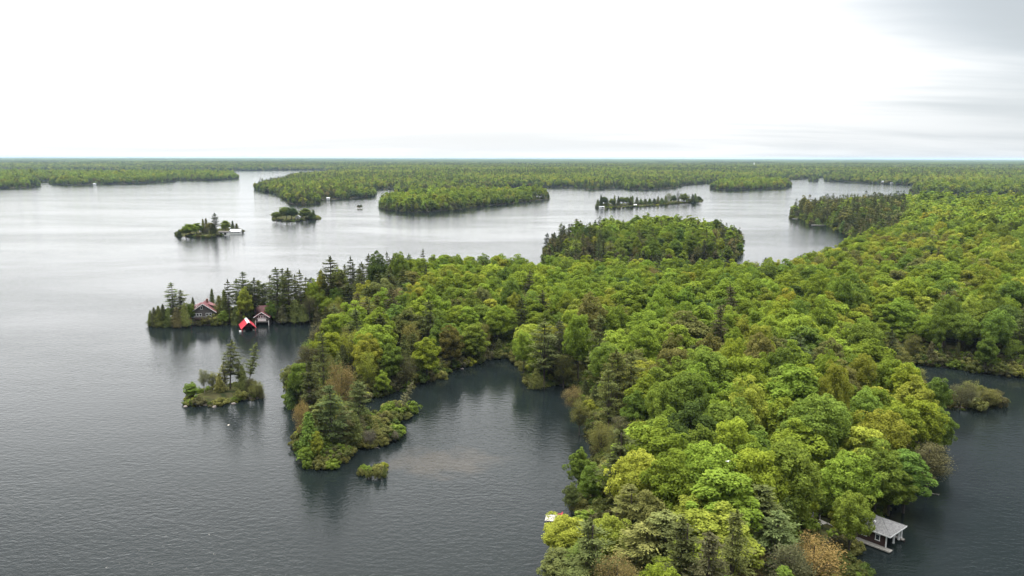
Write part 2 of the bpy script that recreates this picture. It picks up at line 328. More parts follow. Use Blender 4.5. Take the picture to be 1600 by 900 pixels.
LANDS = {}
class Land:
    def __init__(s, key, px, grid, hmax=3.0, hl=25.0, hill=0.0, hs=160.0, amp=0.07, minseg=6.0, world_pts=None, seed=0, name='ground'):
        rng = np.random.default_rng(100 + seed)
        base = [at(*p) for p in px] + [np.array(p, float) for p in (world_pts or [])]
        s.poly = jitter_line(base, rng, amp, minseg)
        s.hmax, s.hl, s.hill, s.hs, s.grid = hmax, hl, hill, hs, grid; s.key = key; s.name = name
        LANDS[key] = s
    def h(s, x, y, d=None):
        x = np.atleast_1d(np.asarray(x, float)); y = np.atleast_1d(np.asarray(y, float))
        if d is None: d = shore_dist(s.poly, x, y)
        r = -0.5 + np.minimum(d, 4) * 0.30 + s.hmax * (1 - np.exp(-np.maximum(d - 2, 0) / s.hl))
        k = 1.0
        if s.key == 'main': k = 1 - .95 * np.clip((300 - x) / 120, 0, 1) * np.clip((y - 270) / 60, 0, 1)
        r += k * s.hill * (1 - np.exp(-np.maximum(d - 20, 0) / 120.0)) * (0.55 + 0.45 * roll_noise(x, y, s.hs))
        return r
    def build(s):
        P = s.poly; n = len(P); rng = np.random.default_rng(5)
        if s.grid == 'polar':
            pts = []
            r = 1150.0
            while r < 40000:
                st = r * 0.030
                m = int(r * 1.6 / st); a = (np.arange(m) / m - .5) * 1.7 + rng.random(m) * 0.012
                pts.append(np.c_[np.sin(a) * r, np.cos(a) * r]); r += st * 0.9
            G = np.concatenate(pts)
        else:
            g = s.grid; lo, hi = P.min(0), P.max(0)
            X, Y = np.meshgrid(np.arange(lo[0], hi[0], g), np.arange(lo[1], hi[1], g))
            G = np.c_[X.ravel(), Y.ravel()] + (rng.random((X.size, 2)) - .5) * g * .6
        G = G[inside(P, G[:, 0], G[:, 1])]
        gd = shore_dist(P, G[:, 0], G[:, 1]) if len(G) else np.zeros(0)
        mn = 3.0 if s.grid == 'polar' else min(3.0, s.grid * .5)
        G = G[gd > mn]; gd = gd[gd > mn]
        # inset ring
        T = np.roll(P, -1, 0) - np.roll(P, 1, 0); L = np.hypot(T[:, 0], T[:, 1])[:, None] + 1e-9
        area = 0.5 * np.sum(P[:, 0] * np.roll(P[:, 1], -1) - np.roll(P[:, 0], -1) * P[:, 1])
        N = np.c_[-T[:, 1], T[:, 0]] / L * (1 if area > 0 else -1)
        ring = P + N * 1.3
        if len(ring):
            ok = inside(P, ring[:, 0], ring[:, 1]); ring = ring[ok]
            rd = shore_dist(P, ring[:, 0], ring[:, 1]); ring = ring[rd > .7]; rd = rd[rd > .7]
        allp = np.concatenate([P, ring, G]); dd = np.concatenate([np.zeros(n), rd, gd])
        res = delaunay_2d_cdt([Vector(p) for p in allp], [(i, (i + 1) % n) for i in range(n)], [], 1, 1e-4)
        V = np.array([(v.x, v.y) for v in res[0]]); F = np.array(res[2])
        orig = res[3]
        d2 = np.array([dd[o[0]] if len(o) else 0.0 for o in orig])
        Z = s.h(V[:, 0], V[:, 1], d2)
        on = np.array([bool(len(o)) and min(o) < n for o in orig]); Z[on] = -0.6
        me = np_mesh(s.name, np.c_[V, Z], [F], [GROUND], smooth=True)
        o = link(s.name, me); o['kind'] = 'structure'
        return o
def zland(k, x, y): return float(LANDS[k].h(x, y)[0])

Land('main', [(892, 905), (898, 872), (904, 838), (910, 800), (916, 760), (922, 715), (928, 690), (920, 655), (905, 625), (908, 607),
    (870, 604), (832, 605), (822, 594), (806, 574), (795, 561), (770, 561), (740, 570), (700, 585), (662, 600), (640, 610), (610, 618), (580, 624), (560, 634),
    (546, 646), (556, 652), (580, 655), (600, 648), (618, 642), (642, 640), (646, 646), (632, 658), (622, 668), (624, 684), (608, 692), (584, 697), (560, 698), (549, 706), (543, 722), (520, 729), (488, 730), (468, 724),
    (464, 700), (478, 676), (490, 655), (484, 645), (462, 641), (449, 634), (449, 606), (462, 586), (480, 566), (498, 545), (512, 524), (520, 506),
    (500, 500), (470, 501), (430, 504), (395, 507), (350, 508), (300, 509), (262, 510), (236, 507), (234, 500), (262, 492), (330, 489), (400, 486), (470, 480), (520, 474), (570, 466),
    (640, 452), (720, 444), (850, 449), (1000, 454), (1120, 457), (1200, 453), (1260, 438), (1300, 412), (1338, 378), (1322, 366), (1292, 353), (1262, 350), (1255, 343),
    (1234, 341), (1234, 336), (1270, 331), (1320, 328), (1400, 327), (1500, 326), (1600, 326), (1750, 326), (1950, 326), (2300, 335), (2300, 560), (1900, 575), (1750, 580),
    (1640, 583), (1600, 590), (1560, 589), (1500, 578), (1440, 572), (1400, 562), (1370, 553), (1378, 575), (1405, 590), (1425, 620), (1450, 650), (1460, 690), (1455, 720),
    (1436, 752), (1415, 775), (1398, 790), (1372, 812), (1352, 836), (1340, 858), (1346, 885), (1352, 930), (1345, 1000)], 9.0,
    hmax=3.0, hl=25, hill=6.5, hs=120, amp=0.06, world_pts=[(55, 75), (60, 30), (5, 30), (8, 80)], seed=1)
Land('islet', [(286, 636), (300, 637), (330, 636), (365, 631), (392, 626), (410, 622), (411, 612), (395, 604), (360, 602), (325, 607), (300, 616), (287, 627)], 3.0, hmax=1.6, hl=6, seed=2, minseg=4)
Land('hummock', [(556, 734), (566, 740), (586, 744), (602, 743), (606, 733), (604, 724), (596, 726), (588, 733), (570, 733), (559, 728)], 2.0, hmax=0.5, hl=3, seed=3, minseg=3)
Land('inlet_islet', [(1474, 632), (1490, 640), (1515, 641), (1540, 637), (1572, 634), (1575, 622), (1560, 612), (1530, 607), (1495, 608), (1478, 618)], 4.0, hmax=1.0, hl=6, seed=4, minseg=4)
Land('pine_island', [(850, 402), (858, 412), (900, 418), (980, 420), (1060, 418), (1120, 413), (1150, 407), (1160, 394), (1160, 378), (1130, 370), (1060, 366), (980, 368), (900, 378), (862, 390)], 12.0, hmax=3, hl=25, hill=3, seed=5, minseg=9)
Land('cottage_islet', [(275, 369), (300, 371), (325, 372), (345, 369), (360, 366), (377, 366), (378, 362), (350, 359), (310, 360), (285, 363)], 6.0, hmax=1.6, hl=10, seed=6, minseg=6)
Land('round_islet', [(427, 344), (440, 346), (462, 346), (478, 344), (495, 343), (496, 339), (470, 336), (440, 337), (428, 340)], 7.0, hmax=1.6, hl=10, seed=7, minseg=7)
Land('rock_islet', [(558, 325), (566, 325), (567, 322.5), (559, 322.5)], 4.0, hmax=1.5, hl=6, seed=8, minseg=5)
Land('thin_island', [(931, 325), (948, 326), (970, 325), (990, 323.5), (1020, 322), (1045, 320), (1070, 317.5), (1096, 315.5), (1096, 312.5), (1060, 313.5), (1020, 317), (980, 319.5), (935, 321)], 9.0, hmax=1.6, hl=10, seed=9, minseg=8)
Land('long_island', [(592, 324), (604, 328), (632, 331.5), (670, 331), (705, 328.5), (730, 325), (765, 321.5), (800, 318), (830, 314.5), (854, 311.5), (850, 308.5), (800, 309), (740, 310), (680, 312), (620, 316), (596, 320)], 16.0, hmax=3, hl=25, hill=4, seed=10, minseg=12)
Land('flat_island', [(1110, 295), (1140, 297), (1190, 295.5), (1232, 293), (1232, 289.5), (1180, 288.5), (1120, 291)], 16.0, hmax=2, hl=25, seed=11, minseg=12)
Land('dot_islet', [(1265, 283), (1278, 283), (1278, 281), (1266, 281)], 14.0, hmax=2, hl=12, seed=12, minseg=12)
Land('low_islet', [(921, 296), (943, 295.5), (943, 293.3), (922, 294)], 14.0, hmax=2, hl=12, seed=13, minseg=12)
Land('headland_point', [(1424, 301), (1450, 303.5), (1500, 304), (1600, 306), (1750, 308), (2000, 308), (2000, 296), (1600, 292), (1500, 294), (1440, 297)], 22.0, hmax=3, hl=25, hill=5, seed=14, minseg=14)
Land('left_point', [(-300, 300), (-100, 296), (0, 294), (40, 293), (60, 291.5), (60, 288), (40, 286), (0, 286), (-300, 288)], 22.0, hmax=3, hl=25, seed=15, minseg=14)
Land('left_island', [(-300, 286), (0, 286), (45, 285), (75, 283.5), (90, 284), (90, 288.5), (120, 289), (180, 287.5), (264, 284), (268, 281), (300, 282), (345, 281.5), (372, 278.5), (372, 276), (340, 274.5), (180, 275), (100, 275), (0, 273), (-300, 272)], 26.0, hmax=3, hl=40, hill=5, seed=16, minseg=16)
Land('far', [(-700, 266), (-300, 265.5), (0, 266), (180, 266.5), (340, 267), (440, 266), (490, 265.5), (548, 268.5), (500, 274), (450, 281), (412, 291), (412, 300), (428, 303), (443, 309), (453, 318.5), (475, 320), (498, 318), (500, 312), (540, 310.5), (588, 306),
    (590, 302), (562, 299), (575, 296.5), (618, 294.5), (622, 302), (660, 304), (740, 302), (800, 292.5), (850, 292.5), (920, 293), (975, 293.5), (978, 295.5), (1020, 296), (1056, 293.5), (1072, 289), (1120, 284),
    (1180, 283), (1235, 280), (1288, 276.5), (1292, 283), (1350, 286), (1420, 289), (1450, 291), (1600, 290), (2000, 290)], 'polar',
    hmax=3, hl=40, hill=15, hs=900, amp=0.05, minseg=30, world_pts=[(30000, 20000), (36000, 38000), (-36000, 38000), (-30000, 12000)], seed=17)
for L in LANDS.values(): L.build()

# the lake: one sheet reaching the horizon
wm = np_mesh('water', [(-60000, -2000, 0), (60000, -2000, 0), (60000, 60000, 0), (-60000, 60000, 0)], [[(0, 1, 2, 3)]], [WATER])
tag(link('water', wm), kind='structure')

# ------------------------------------------------------------------ foliage forms
def unit(v): return v / (np.linalg.norm(v, axis=-1, keepdims=True) + 1e-9)
def leaf_quads(pos, nrm, su, sv, rng, along=None):
    n = len(pos); nrm = unit(nrm)
    a = rng.normal(size=(n, 3)) if along is None else along + rng.normal(size=(n, 3)) * .25
    u = unit(np.cross(nrm, a)); w = np.cross(nrm, u)
    if along is not None: u, w = w, u
    su = np.asarray(su)[:, None] / 2; sv = np.asarray(sv)[:, None] / 2
    k = rng.random((n, 1)) * .5 + .25
    V = np.stack([pos - u * su - w * sv * k, pos + u * su * k - w * sv, pos + u * su + w * sv * k, pos - u * su * k + w * sv], 1).reshape(-1, 3)
    return V
def quads_mesh(name, V, var, mat):
    n = len(V) // 4
    return np_mesh(name, V, [np.arange(n * 4).reshape(-1, 4)], [mat], var=np.repeat(var, 4))
def fib(n, rng, zmin=-.8):
    i = np.arange(n) + .5; z = 1 - (1 - zmin) * i / n; a = i * 2.399963 + rng.random() * 6
    r = np.sqrt(1 - z * z); return np.c_[r * np.cos(a), r * np.sin(a), z]

def crown_broad(seed, H, W, nclump, nleaf, ls, egg=0.0, base=.22, clump=(1.2, 2.1), mat=LEAF):
    rng = np.random.default_rng(seed)
    hz = H * (1 - base) / 2; cz = H * base + hz
    D = fib(nclump, rng, -.78); D = unit(D + rng.normal(size=D.shape) * .13)
    lob = 1 + .13 * np.sin(3 * np.arctan2(D[:, 1], D[:, 0]) + rng.random() * 6) + .10 * rng.normal(size=nclump)
    if nclump > 60:
        kp = rng.random(nclump) > .14; D = D[kp]; nclump = len(D); lob = lob[kp] * (1 + .07 * rng.normal(size=nclump))
    C = D * np.array([W / 2, W / 2, hz]) * (lob * rng.uniform(.66, .86, nclump))[:, None]
    C[:, :2] *= (1 - egg * C[:, 2:3] / hz)
    C[:, :2] *= np.where(C[:, 2:3] > 0, 1 - .30 * (C[:, 2:3] / hz) ** 2, 1)
    rc = rng.uniform(*clump, nclump) * (W / 11.0) ** .7; which = rng.choice(nclump, nleaf, p=rc ** 2 / (rc ** 2).sum())
    o = unit(C[which] / np.array([W / 2, W / 2, hz]))
    d = unit(rng.normal(size=(nleaf, 3)) + o * .75 + np.array([0, 0, .45]))
    r = rng.uniform(.72, 1.06, nleaf)[:, None]
    pos = C[which] + d * rc[which][:, None] * r * np.array([1, 1, .85]) + np.array([0, 0, cz])
    nr = unit(d * .55 + np.array([0, 0, .55]) + rng.normal(size=(nleaf, 3)) * .42)
    s = ls * rng.uniform(.7, 1.35, nleaf)
    # a thin scatter of leaves fills the inside
    ni = nleaf // 5
    di = unit(rng.normal(size=(ni, 3))); pi = di * np.array([W / 2, W / 2, hz]) * (rng.random(ni) ** .5 * .72)[:, None]; pi[:, :2] *= (1 - egg * pi[:, 2:3] / hz)
    V = np.concatenate([leaf_quads(pos, nr, s, s * rng.uniform(.6, 1, nleaf), rng), leaf_quads(pi + np.array([0, 0, cz]), rng.normal(size=(ni, 3)), np.full(ni, ls * 1.5), np.full(ni, ls * 1.3), rng)])
    cv = rng.normal(size=nclump) * .13
    var = np.clip(np.concatenate([.5 + cv[which] + rng.normal(size=nleaf) * .2, rng.uniform(.2, .6, ni)]), 0, 1)
    return V, var, C + np.array([0, 0, cz])
def trunk_mb(H, r, C, rng, top=.62, n=7, twigs=0):
    m = MB(); bx, by = rng.normal(size=2) * .02 * H
    m.bar((0, 0, -1.2), (bx * .4, by * .4, H * .28), r * 1.15, r * .85, 8); m.bar((bx * .4, by * .4, H * .28), (bx, by, H * top), r * .85, r * .35, 7)
    idx = rng.choice(len(C), min(n, len(C)), replace=False)
    for i in idx:
        c = Vector(C[i]); t = rng.uniform(.22, .5)
        s = Vector((bx * t * 1.3, by * t * 1.3, H * t)); mid = s.lerp(c, .55) + Vector((0, 0, -.04 * H))
        m.bar(s, mid, r * .42, r * .26, 5); m.bar(mid, c, r * .26, r * .08, 5)
        for _ in range(twigs):
            e = mid.lerp(c, rng.uniform(.1, .9)); q = e + Vector(rng.normal(size=3)) * .09 * H + Vector((0, 0, .05 * H))
            m.bar(e, q, r * .11, r * .04, 3)
    return m
def crown_bud(seed, H, W, nleaf, ls, base=.2):
    rng = np.random.default_rng(seed); hz = H * (1 - base) / 2; cz = H * base + hz
    D = unit(rng.normal(size=(70, 3))); r = rng.random(70) ** .4
    C = D * np.array([W / 2, W / 2, hz]) * (r * .88)[:, None]; C[:, 2] = np.maximum(C[:, 2], -hz * .8)
    which = rng.integers(0, 70, nleaf)
    pos = C[which] + rng.normal(size=(nleaf, 3)) * np.array([.75, .75, .8]) * (W / 10) + np.array([0, 0, cz])
    s = ls * rng.uniform(.6, 1.3, nleaf)
    V = leaf_quads(pos, rng.normal(size=(nleaf, 3)) + np.array([0, 0, .5]), s, s * .7, rng)
    return V, np.clip(.5 + rng.normal(size=nleaf) * .28, 0, 1), C + np.array([0, 0, cz])
def crown_pine(seed, H, W, step=1.2, nb=5, plates=4, nl=30, ls=(.55, .2), base=.16, ragged=.3):
    rng = np.random.default_rng(seed); P = []; N = []; A = []; var = []; C = []
    z = H * base; k = 0
    while z < H * .985:
        t = (z / H - base) / (1 - base)
        prof = min(1.0, .55 + 1.6 * t) * (1 - t) ** .52 * 1.08 if t > .02 else .6
        for b in range(nb if t < .8 else nb - 1):
            a = k * 1.1 + b * 2 * math.pi / nb + rng.normal() * .3
            L = W / 2 * prof * rng.uniform(1 - ragged * 1.6, 1 + ragged * .5) + .25
            if rng.random() < .12 * ragged / .3: continue
            dr = np.array([math.cos(a), math.sin(a), 0]); rise = rng.uniform(.0, .28)
            m = max(2, int(plates * min(1, L / (W * .3))))
            C.append(dr * L * .85 + np.array([0, 0, z + rise * L * .85]))
            sh_ = rng.normal() * .12
            for j in range(m):
                f = .32 + .66 * (j + .5) / m; c = dr * L * f + np.array([0, 0, z + rise * L * f]); rad = (.34 + .16 * L * (1 - abs(f - .62))) 
                q = rng.normal(size=(nl, 3)) * np.array([rad, rad, .16 * rad + .07]) * .8
                P.append(c + q); N.append(rng.normal(size=(nl, 3)) * .38 + np.array([0, 0, 1.0])); A.append(np.tile(dr, (nl, 1)) + unit(q) * .7)
                var.append(.5 + sh_ + rng.normal(size=nl) * .2)
        z += step * rng.uniform(.75, 1.25) * (1 if t < .8 else .75); k += 1
    nt = nl * 2; P.append(rng.normal(size=(nt, 3)) * .28 * np.array([.6, .6, 1.3]) + np.array([0, 0, H * .985])); N.append(rng.normal(size=(nt, 3))); A.append(np.tile([0, 0, 1.], (nt, 1))); var.append(np.full(nt, .55))
    P = np.concatenate(P); N = np.concatenate(N); A = np.concatenate(A); var = np.clip(np.concatenate(var), 0, 1); n = len(P)
    V = leaf_quads(P, N, np.full(n, ls[0]) * rng.uniform(.7, 1.3, n), np.full(n, ls[1]) * rng.uniform(.8, 1.4, n), rng, along=A)
    return V, var, np.array(C)
def crown_cedar(seed, H, W, nleaf, ls, power=.75, tiers=.25):
    """short upswept sprays set around a leader, of uneven length"""
    rng = np.random.default_rng(seed); nb = int(H * 16); tb = (np.arange(nb) + rng.random(nb)) / nb; ab = np.arange(nb) * 2.4 + rng.random(nb)
    lob = 1 + .22 * np.sin(ab * 2 + tb * 5 + rng.random() * 6)
    Lb = W / 2 * (1 - tb) ** power * (.7 + .3 * np.minimum(1, tb * 6)) * lob * rng.uniform(.6, 1.15, nb) + .12
    wgt = Lb + .15; which = rng.choice(nb, nleaf, p=wgt / wgt.sum()); f = rng.uniform(.25, 1.0, nleaf)
    t, a, Lf = tb[which], ab[which], Lb[which]; sp = .12 + .22 * Lf
    pos = np.c_[Lf * f * np.cos(a), Lf * f * np.sin(a), t * H * .97 + .2 + (f - .4) * Lf * .35 - tiers * f * Lf * .8] + rng.normal(size=(nleaf, 3)) * np.c_[sp, sp, sp * .55]
    pos[:, 2] = np.maximum(pos[:, 2], .05)
    N = np.c_[np.cos(a), np.sin(a), np.full(nleaf, 1.0)] + rng.normal(size=(nleaf, 3)) * .5
    s = ls * rng.uniform(.7, 1.4, nleaf); cv = rng.normal(size=nb) * .16
    V = leaf_quads(pos, N, s, s * .55, rng, along=np.c_[np.cos(a), np.sin(a), np.full(nleaf, .1)])
    return V, np.clip(.5 + cv[which] + rng.normal(size=nleaf) * .18, 0, 1), np.c_[np.zeros(3), np.zeros(3), H * np.array([.3, .5, .7])]

FORMS = {}     # kind -> list of dict(crown, trunk, H, W)
def add_form(kind, V, var, mat, tmb, tmat, H, W):
    cm = quads_mesh(kind + ' crown', V, var, mat)
    tm = bpy.data.meshes.new(kind + ' trunk'); tm.from_pydata(tmb.v, [], tmb.f); tm.materials.append(tmat); tm.update()
    # the same tree as one mesh, for far-off woods
    tv = np.array(tmb.v); q = [f for f in tmb.f if len(f) == 4]; q = np.array(q) + len(V)
    nq = len(V) // 4
    one = np_mesh(kind + ' whole', np.concatenate([V, tv]), [np.arange(nq * 4).reshape(-1, 4), q], [mat, tmat], midx=[0] * nq + [1] * len(q), var=np.concatenate([np.repeat(var, 4), np.full(len(tv), .5)]))
    FORMS.setdefault(kind, []).append(dict(crown=cm, trunk=tm, whole=one, H=H, W=W))
for i in range(7):
    rng = np.random.default_rng(50 + i); H, W = 19.0, [11.0, 12.5, 10.0, 11.5, 9.0, 12.0, 10.5][i]
    V, var, C = crown_broad(200 + i, H, W, [105, 120, 90, 110, 86, 130, 100][i], 11500, .37, clump=(.6, 1.8), egg=[.1, 0, .25, .1, .3, -.05, .15][i], base=[.2, .26, .15, .22, .14, .3, .18][i])
    add_form('broadleaf_tree', V, var, LEAF, trunk_mb(H, .3, C, rng), BARK, H, W)
for i in range(4):
    rng = np.random.default_rng(70 + i); H, W = 17.0, [9.0, 8.0, 10.0, 7.0][i]
    V, var, C = crown_bud(300 + i, H, W, 6500, .27)
    add_form('budding_tree', V, var, LEAF, trunk_mb(H, .2, C, rng, top=.85, n=26, twigs=5), BARK, H, W)
for i in range(5):
    rng = np.random.default_rng(80 + i); H, W = 22.0, [9.0, 8.0, 10.0, 7.0, 8.5][i]
    V, var, C = crown_pine(400 + i, H, W, ragged=[.42, .55, .36, .6, .48][i], base=[.14, .3, .1, .35, .2][i])
    add_form('pine_tree', V, var, NEEDLE, trunk_mb(H, .27, C, rng, top=.97, n=22), PINE_BARK, H, W)
for i in range(4):
    rng = np.random.default_rng(90 + i); H, W = 10.0, [4.6, 3.9, 5.2, 3.4][i]
    V, var, C = crown_cedar(500 + i, H, W, 4600, .36, power=[.7, .9, .6, 1.0][i], tiers=[.15, .35, .1, .5][i])
    add_form('cedar_tree', V, var, NEEDLE, trunk_mb(H, .13, C, rng, top=.9, n=1), BARK, H, W)
for i in range(3):
    rng = np.random.default_rng(95 + i); H, W = 2.6, 4.2
    V, var, C = crown_broad(600 + i, H, W, 16, 1500, .26, base=.05, clump=(.9, 1.5))
    add_form('shrub', V, var, LEAF, trunk_mb(H, .06, C, rng, n=6), BARK, H, W)
# lighter forms for the woods beyond
LOW = {}
for kind, lst in FORMS.items(): LOW[kind] = []
def add_low(kind, V, var, mat, H, W, C=None):
    rng = np.random.default_rng(3); tmb = MB(); tmb.bar((0, 0, -1), (0, 0, H * .7), .25, .1, 4)
    tv = np.array(tmb.v); q = np.array([f for f in tmb.f if len(f) == 4]) + len(V); nq = len(V) // 4
    one = np_mesh(kind + ' far form', np.concatenate([V, tv]), [np.arange(nq * 4).reshape(-1, 4), q], [mat, BARK], midx=[0] * nq + [1] * len(q), var=np.concatenate([np.repeat(var, 4), np.full(len(tv), .5)]))
    LOW[kind].append(dict(whole=one, H=H, W=W))
for i in range(4):
    H, W = 19.0, [11.0, 12.5, 10.0, 9.0][i]
    V, var, C = crown_broad(700 + i, H, W, 26, 620, 1.45, egg=.12, base=.12, clump=(1.5, 2.4)); add_low('broadleaf_tree', V, var, LEAF, H, W)
for i in range(2):
    V, var, C = crown_bud(720 + i, 17.0, 9.0, 600, .8); add_low('budding_tree', V, var, LEAF, 17.0, 9.0)
for i in range(3):
    V, var, C = crown_pine(740 + i, 22.0, 8.5, step=1.7, nb=4, plates=3, nl=7, ls=(1.3, .55), ragged=.35, base=.08); add_low('pine_tree', V, var, NEEDLE, 22.0, 8.5)
for i in range(2):
    V, var, C = crown_cedar(760 + i, 10.0, 4.0, 420, 1.0); add_low('cedar_tree', V, var, NEEDLE, 10.0, 4.0)

PAL = {'bright green': (0.195, 0.262, 0.034), 'yellow-green': (0.260, 0.285, 0.042), 'mid-green': (0.145, 0.202, 0.034), 'deep green': (0.086, 0.124, 0.030),
       'olive': (0.165, 0.168, 0.050), 'rusty': (0.215, 0.172, 0.066), 'pine green': (0.106, 0.124, 0.040), 'dark pine green': (0.066, 0.078, 0.028),
       'cedar green': (0.115, 0.132, 0.038), 'brown-green': (0.108, 0.104, 0.048), 'silvery': (0.20, 0.215, 0.115), 'grey-brown': (0.14, 0.125, 0.09)}

# ------------------------------------------------------------------ where trees stand
TREES = []          # dicts
KEEP = []           # clearings (x, y, r)
def tree(kind, x, y, H, W, colour, land='main', tilt=0.0, tdir=0.0, label=None, form=None, hero=True, group=None):
    TREES.append(dict(kind=kind, x=x, y=y, z=(zland(land, x, y) if hero else None), H=H, W=W, colour=colour, land=land, tilt=tilt, tdir=tdir, label=label, form=form, hero=hero, group=group))
def T(kind, px, yb, yt, wpx, colour, land='main', **k):
    """a tree read off the photograph by its foot and its top"""
    g = at(px, yb, 0.8); H = height_to(px, yb, yt, 0.8)
    w = wpx / F_PX * project(g[0], g[1], H / 2)[2][0]
    if g[1] > 600: w *= 1.3
    elif g[1] > 330 and px < 600 and kind in (P_, C_): w *= 1.4
    elif land == 'islet': w *= 1.35
    elif 460 < px < 640 and yb > 640 and kind != S_: w *= 1.25
    tree(kind, g[0], g[1], H, w, colour, land, **k)
def TT(kind, px, yt, H, W, colour, land='main', zt=4.0, **k):
    """a tree read off the photograph by its top only, its height assumed"""
    g = at(px, yt, H + zt)
    if kind == B_ and W > 11: W *= .87
    for _ in range(4): g = at(px, yt, H + zland(land, *g))
    tree(kind, g[0], g[1], H, W, colour, land, **k)
B_, U_, P_, C_, S_ = 'broadleaf_tree', 'budding_tree', 'pine_tree', 'cedar_tree', 'shrub'
# cottage peninsula
for a in [(C_, 236, 507, 483, 9, 'cedar green'), (C_, 242, 508, 478, 9, 'brown-green'), (C_, 249, 508, 475, 11, 'cedar green'), (C_, 256, 507, 471, 12, 'dark pine green'), (C_, 263, 508, 480, 10, 'cedar green'),
          (P_, 271, 505, 441.5, 21, 'pine green'), (P_, 285, 505, 453, 20, 'pine green'), (C_, 277, 509, 478, 13, 'brown-green'), (C_, 290, 509, 474, 12, 'cedar green'), (B_, 297, 506, 471, 15, 'mid-green'), (C_, 303, 497, 468, 8, 'dark pine green'),
          (C_, 333, 491, 452.5, 8, 'dark pine green'), (C_, 344, 501, 463, 14, 'cedar green'), (C_, 351, 503, 468, 12, 'cedar green'), (P_, 359, 503, 436, 15, 'dark pine green'), (C_, 368, 504, 474, 11, 'cedar green'),
          (P_, 382.5, 497, 428, 26, 'pine green'), (B_, 384, 503, 444, 24, 'yellow-green'), (P_, 400, 499, 437, 22, 'dark pine green'), (P_, 414, 491, 447, 28, 'dark pine green'), (P_, 425, 492, 434, 18, 'pine green'),
          (P_, 434, 500, 416.5, 22, 'pine green'), (P_, 445, 494, 432, 18, 'pine green'), (P_, 453, 501, 417, 24, 'pine green'), (P_, 463, 493, 432, 16, 'dark pine green'), (P_, 471, 500, 421.5, 18, 'pine green'), (P_, 480, 492, 436, 16, 'dark pine green'),
          (C_, 443, 503, 474, 14, 'brown-green'), (C_, 462, 504, 470, 13, 'cedar green'), (U_, 484, 503, 461, 24, 'brown-green'), (B_, 491, 500, 434, 22, 'bright green'), (B_, 505, 495, 421, 22, 'yellow-green'), (B_, 505, 502, 452, 20, 'mid-green'),
          (P_, 519, 497, 403, 34, 'dark pine green'), (B_, 514, 504, 462, 22, 'bright green'), (P_, 536, 492, 428, 24, 'dark pine green'), (P_, 550, 486, 407.5, 16, 'dark pine green'), (C_, 474, 504, 478, 13, 'cedar green'), (C_, 376, 503, 481, 10, 'brown-green'),
          (P_, 578, 478, 402, 14, 'dark pine green'), (P_, 606, 470, 398, 12, 'dark pine green'), (P_, 662, 462, 395, 12, 'dark pine green'), (B_, 592, 484, 402, 34, 'deep green'), (B_, 625, 478, 400, 32, 'mid-green'), (P_, 640, 462, 401, 20, 'deep green'),
          (C_, 393, 491, 470, 9, 'dark pine green'), (C_, 322, 505, 495, 7, 'cedar green'), (C_, 498, 503, 478, 13, 'brown-green'), (P_, 532, 500, 440, 22, 'brown-green'), (P_, 546, 502, 447, 26, 'dark pine green'), (P_, 565, 497, 434, 26, 'dark pine green'), (P_, 575, 512, 452, 24, 'pine green')]:
    T(*a)
for a in [(P_, 392, 492, 446, 20, 'dark pine green'), (P_, 406, 488, 440, 18, 'pine green'), (P_, 444, 490, 424, 18, 'dark pine green'), (P_, 488, 488, 438, 20, 'dark pine green'), (P_, 502, 486, 428, 18, 'dark pine green'), (B_, 478, 498, 456, 22, 'mid-green'), (B_, 445, 500, 462, 22, 'mid-green'),
          (B_, 530, 500, 448, 26, 'mid-green'), (C_, 352, 497, 456, 12, 'cedar green'), (P_, 372, 494, 440, 16, 'dark pine green'), (B_, 350, 505, 480, 16, 'mid-green'), (B_, 424, 503, 470, 18, 'mid-green')]:
    T(*a)
# rocky islet
for a in [(B_, 300, 622, 594, 17, 'mid-green'), (U_, 320, 616, 577, 13, 'silvery'), (U_, 333, 613, 583, 18, 'olive'), (P_, 352, 613, 570, 17, 'olive'), (C_, 380, 611, 574, 15, 'cedar green'), (U_, 401, 620, 588, 20, 'olive'), (U_, 393, 616, 590, 16, 'brown-green'), (S_, 376, 622, 607, 16, 'olive'), (C_, 344, 616, 588, 14, 'olive'), (P_, 374, 606, 562, 14, 'pine green'), (S_, 310, 630, 618, 16, 'brown-green'), (S_, 345, 628, 617, 18, 'olive'), (C_, 408, 618, 598, 10, 'brown-green')]:
    T(*a, land='islet')
T(P_, 360, 611, 537, 23, 'pine green', 'islet', form=1, tilt=R(5), tdir=0.0, label='tallest pine of the rocky islet, layered and ragged, near its middle')
T(P_, 386, 610, 536, 15, 'pine green', 'islet', tilt=R(14), tdir=0.0, label='slim leaning pine on the rocky islet, tipping towards the right')
# low point
for a in [(P_, 519, 706, 604, 44, 'pine green'), (P_, 500, 700, 628, 34, 'cedar green'), (C_, 484, 716, 640, 30, 'mid-green'), (B_, 495, 720, 672, 18, 'yellow-green'), (C_, 556, 694, 638, 22, 'cedar green'), (P_, 538, 696, 632, 24, 'brown-green'),
          (U_, 576, 694, 664, 22, 'grey-brown'), (C_, 588, 689, 652, 17, 'olive'), (B_, 604, 684, 660, 17, 'olive'), (U_, 618, 686, 668, 13, 'grey-brown'), (C_, 607, 662, 643, 13, 'cedar green'), (U_, 621, 658, 640, 14, 'brown-green'), (B_, 636, 650, 638, 14, 'olive'),
          (C_, 566, 684, 650, 15, 'brown-green'), (B_, 480, 722, 690, 22, 'mid-green'), (S_, 500, 728, 714, 24, 'olive'), (S_, 520, 727, 714, 24, 'mid-green'), (S_, 536, 718, 704, 18, 'olive'), (S_, 545, 706, 692, 16, 'mid-green'), (S_, 600, 692, 680, 18, 'olive'), (S_, 570, 697, 684, 18, 'olive'), (S_, 481, 727, 712, 18, 'mid-green')]:
    T(*a)
T(P_, 622, 648, 590, 11, 'silvery', form=3, tilt=R(24), tdir=0.0, label='pale thin tree leaning right over the cove from the low point')
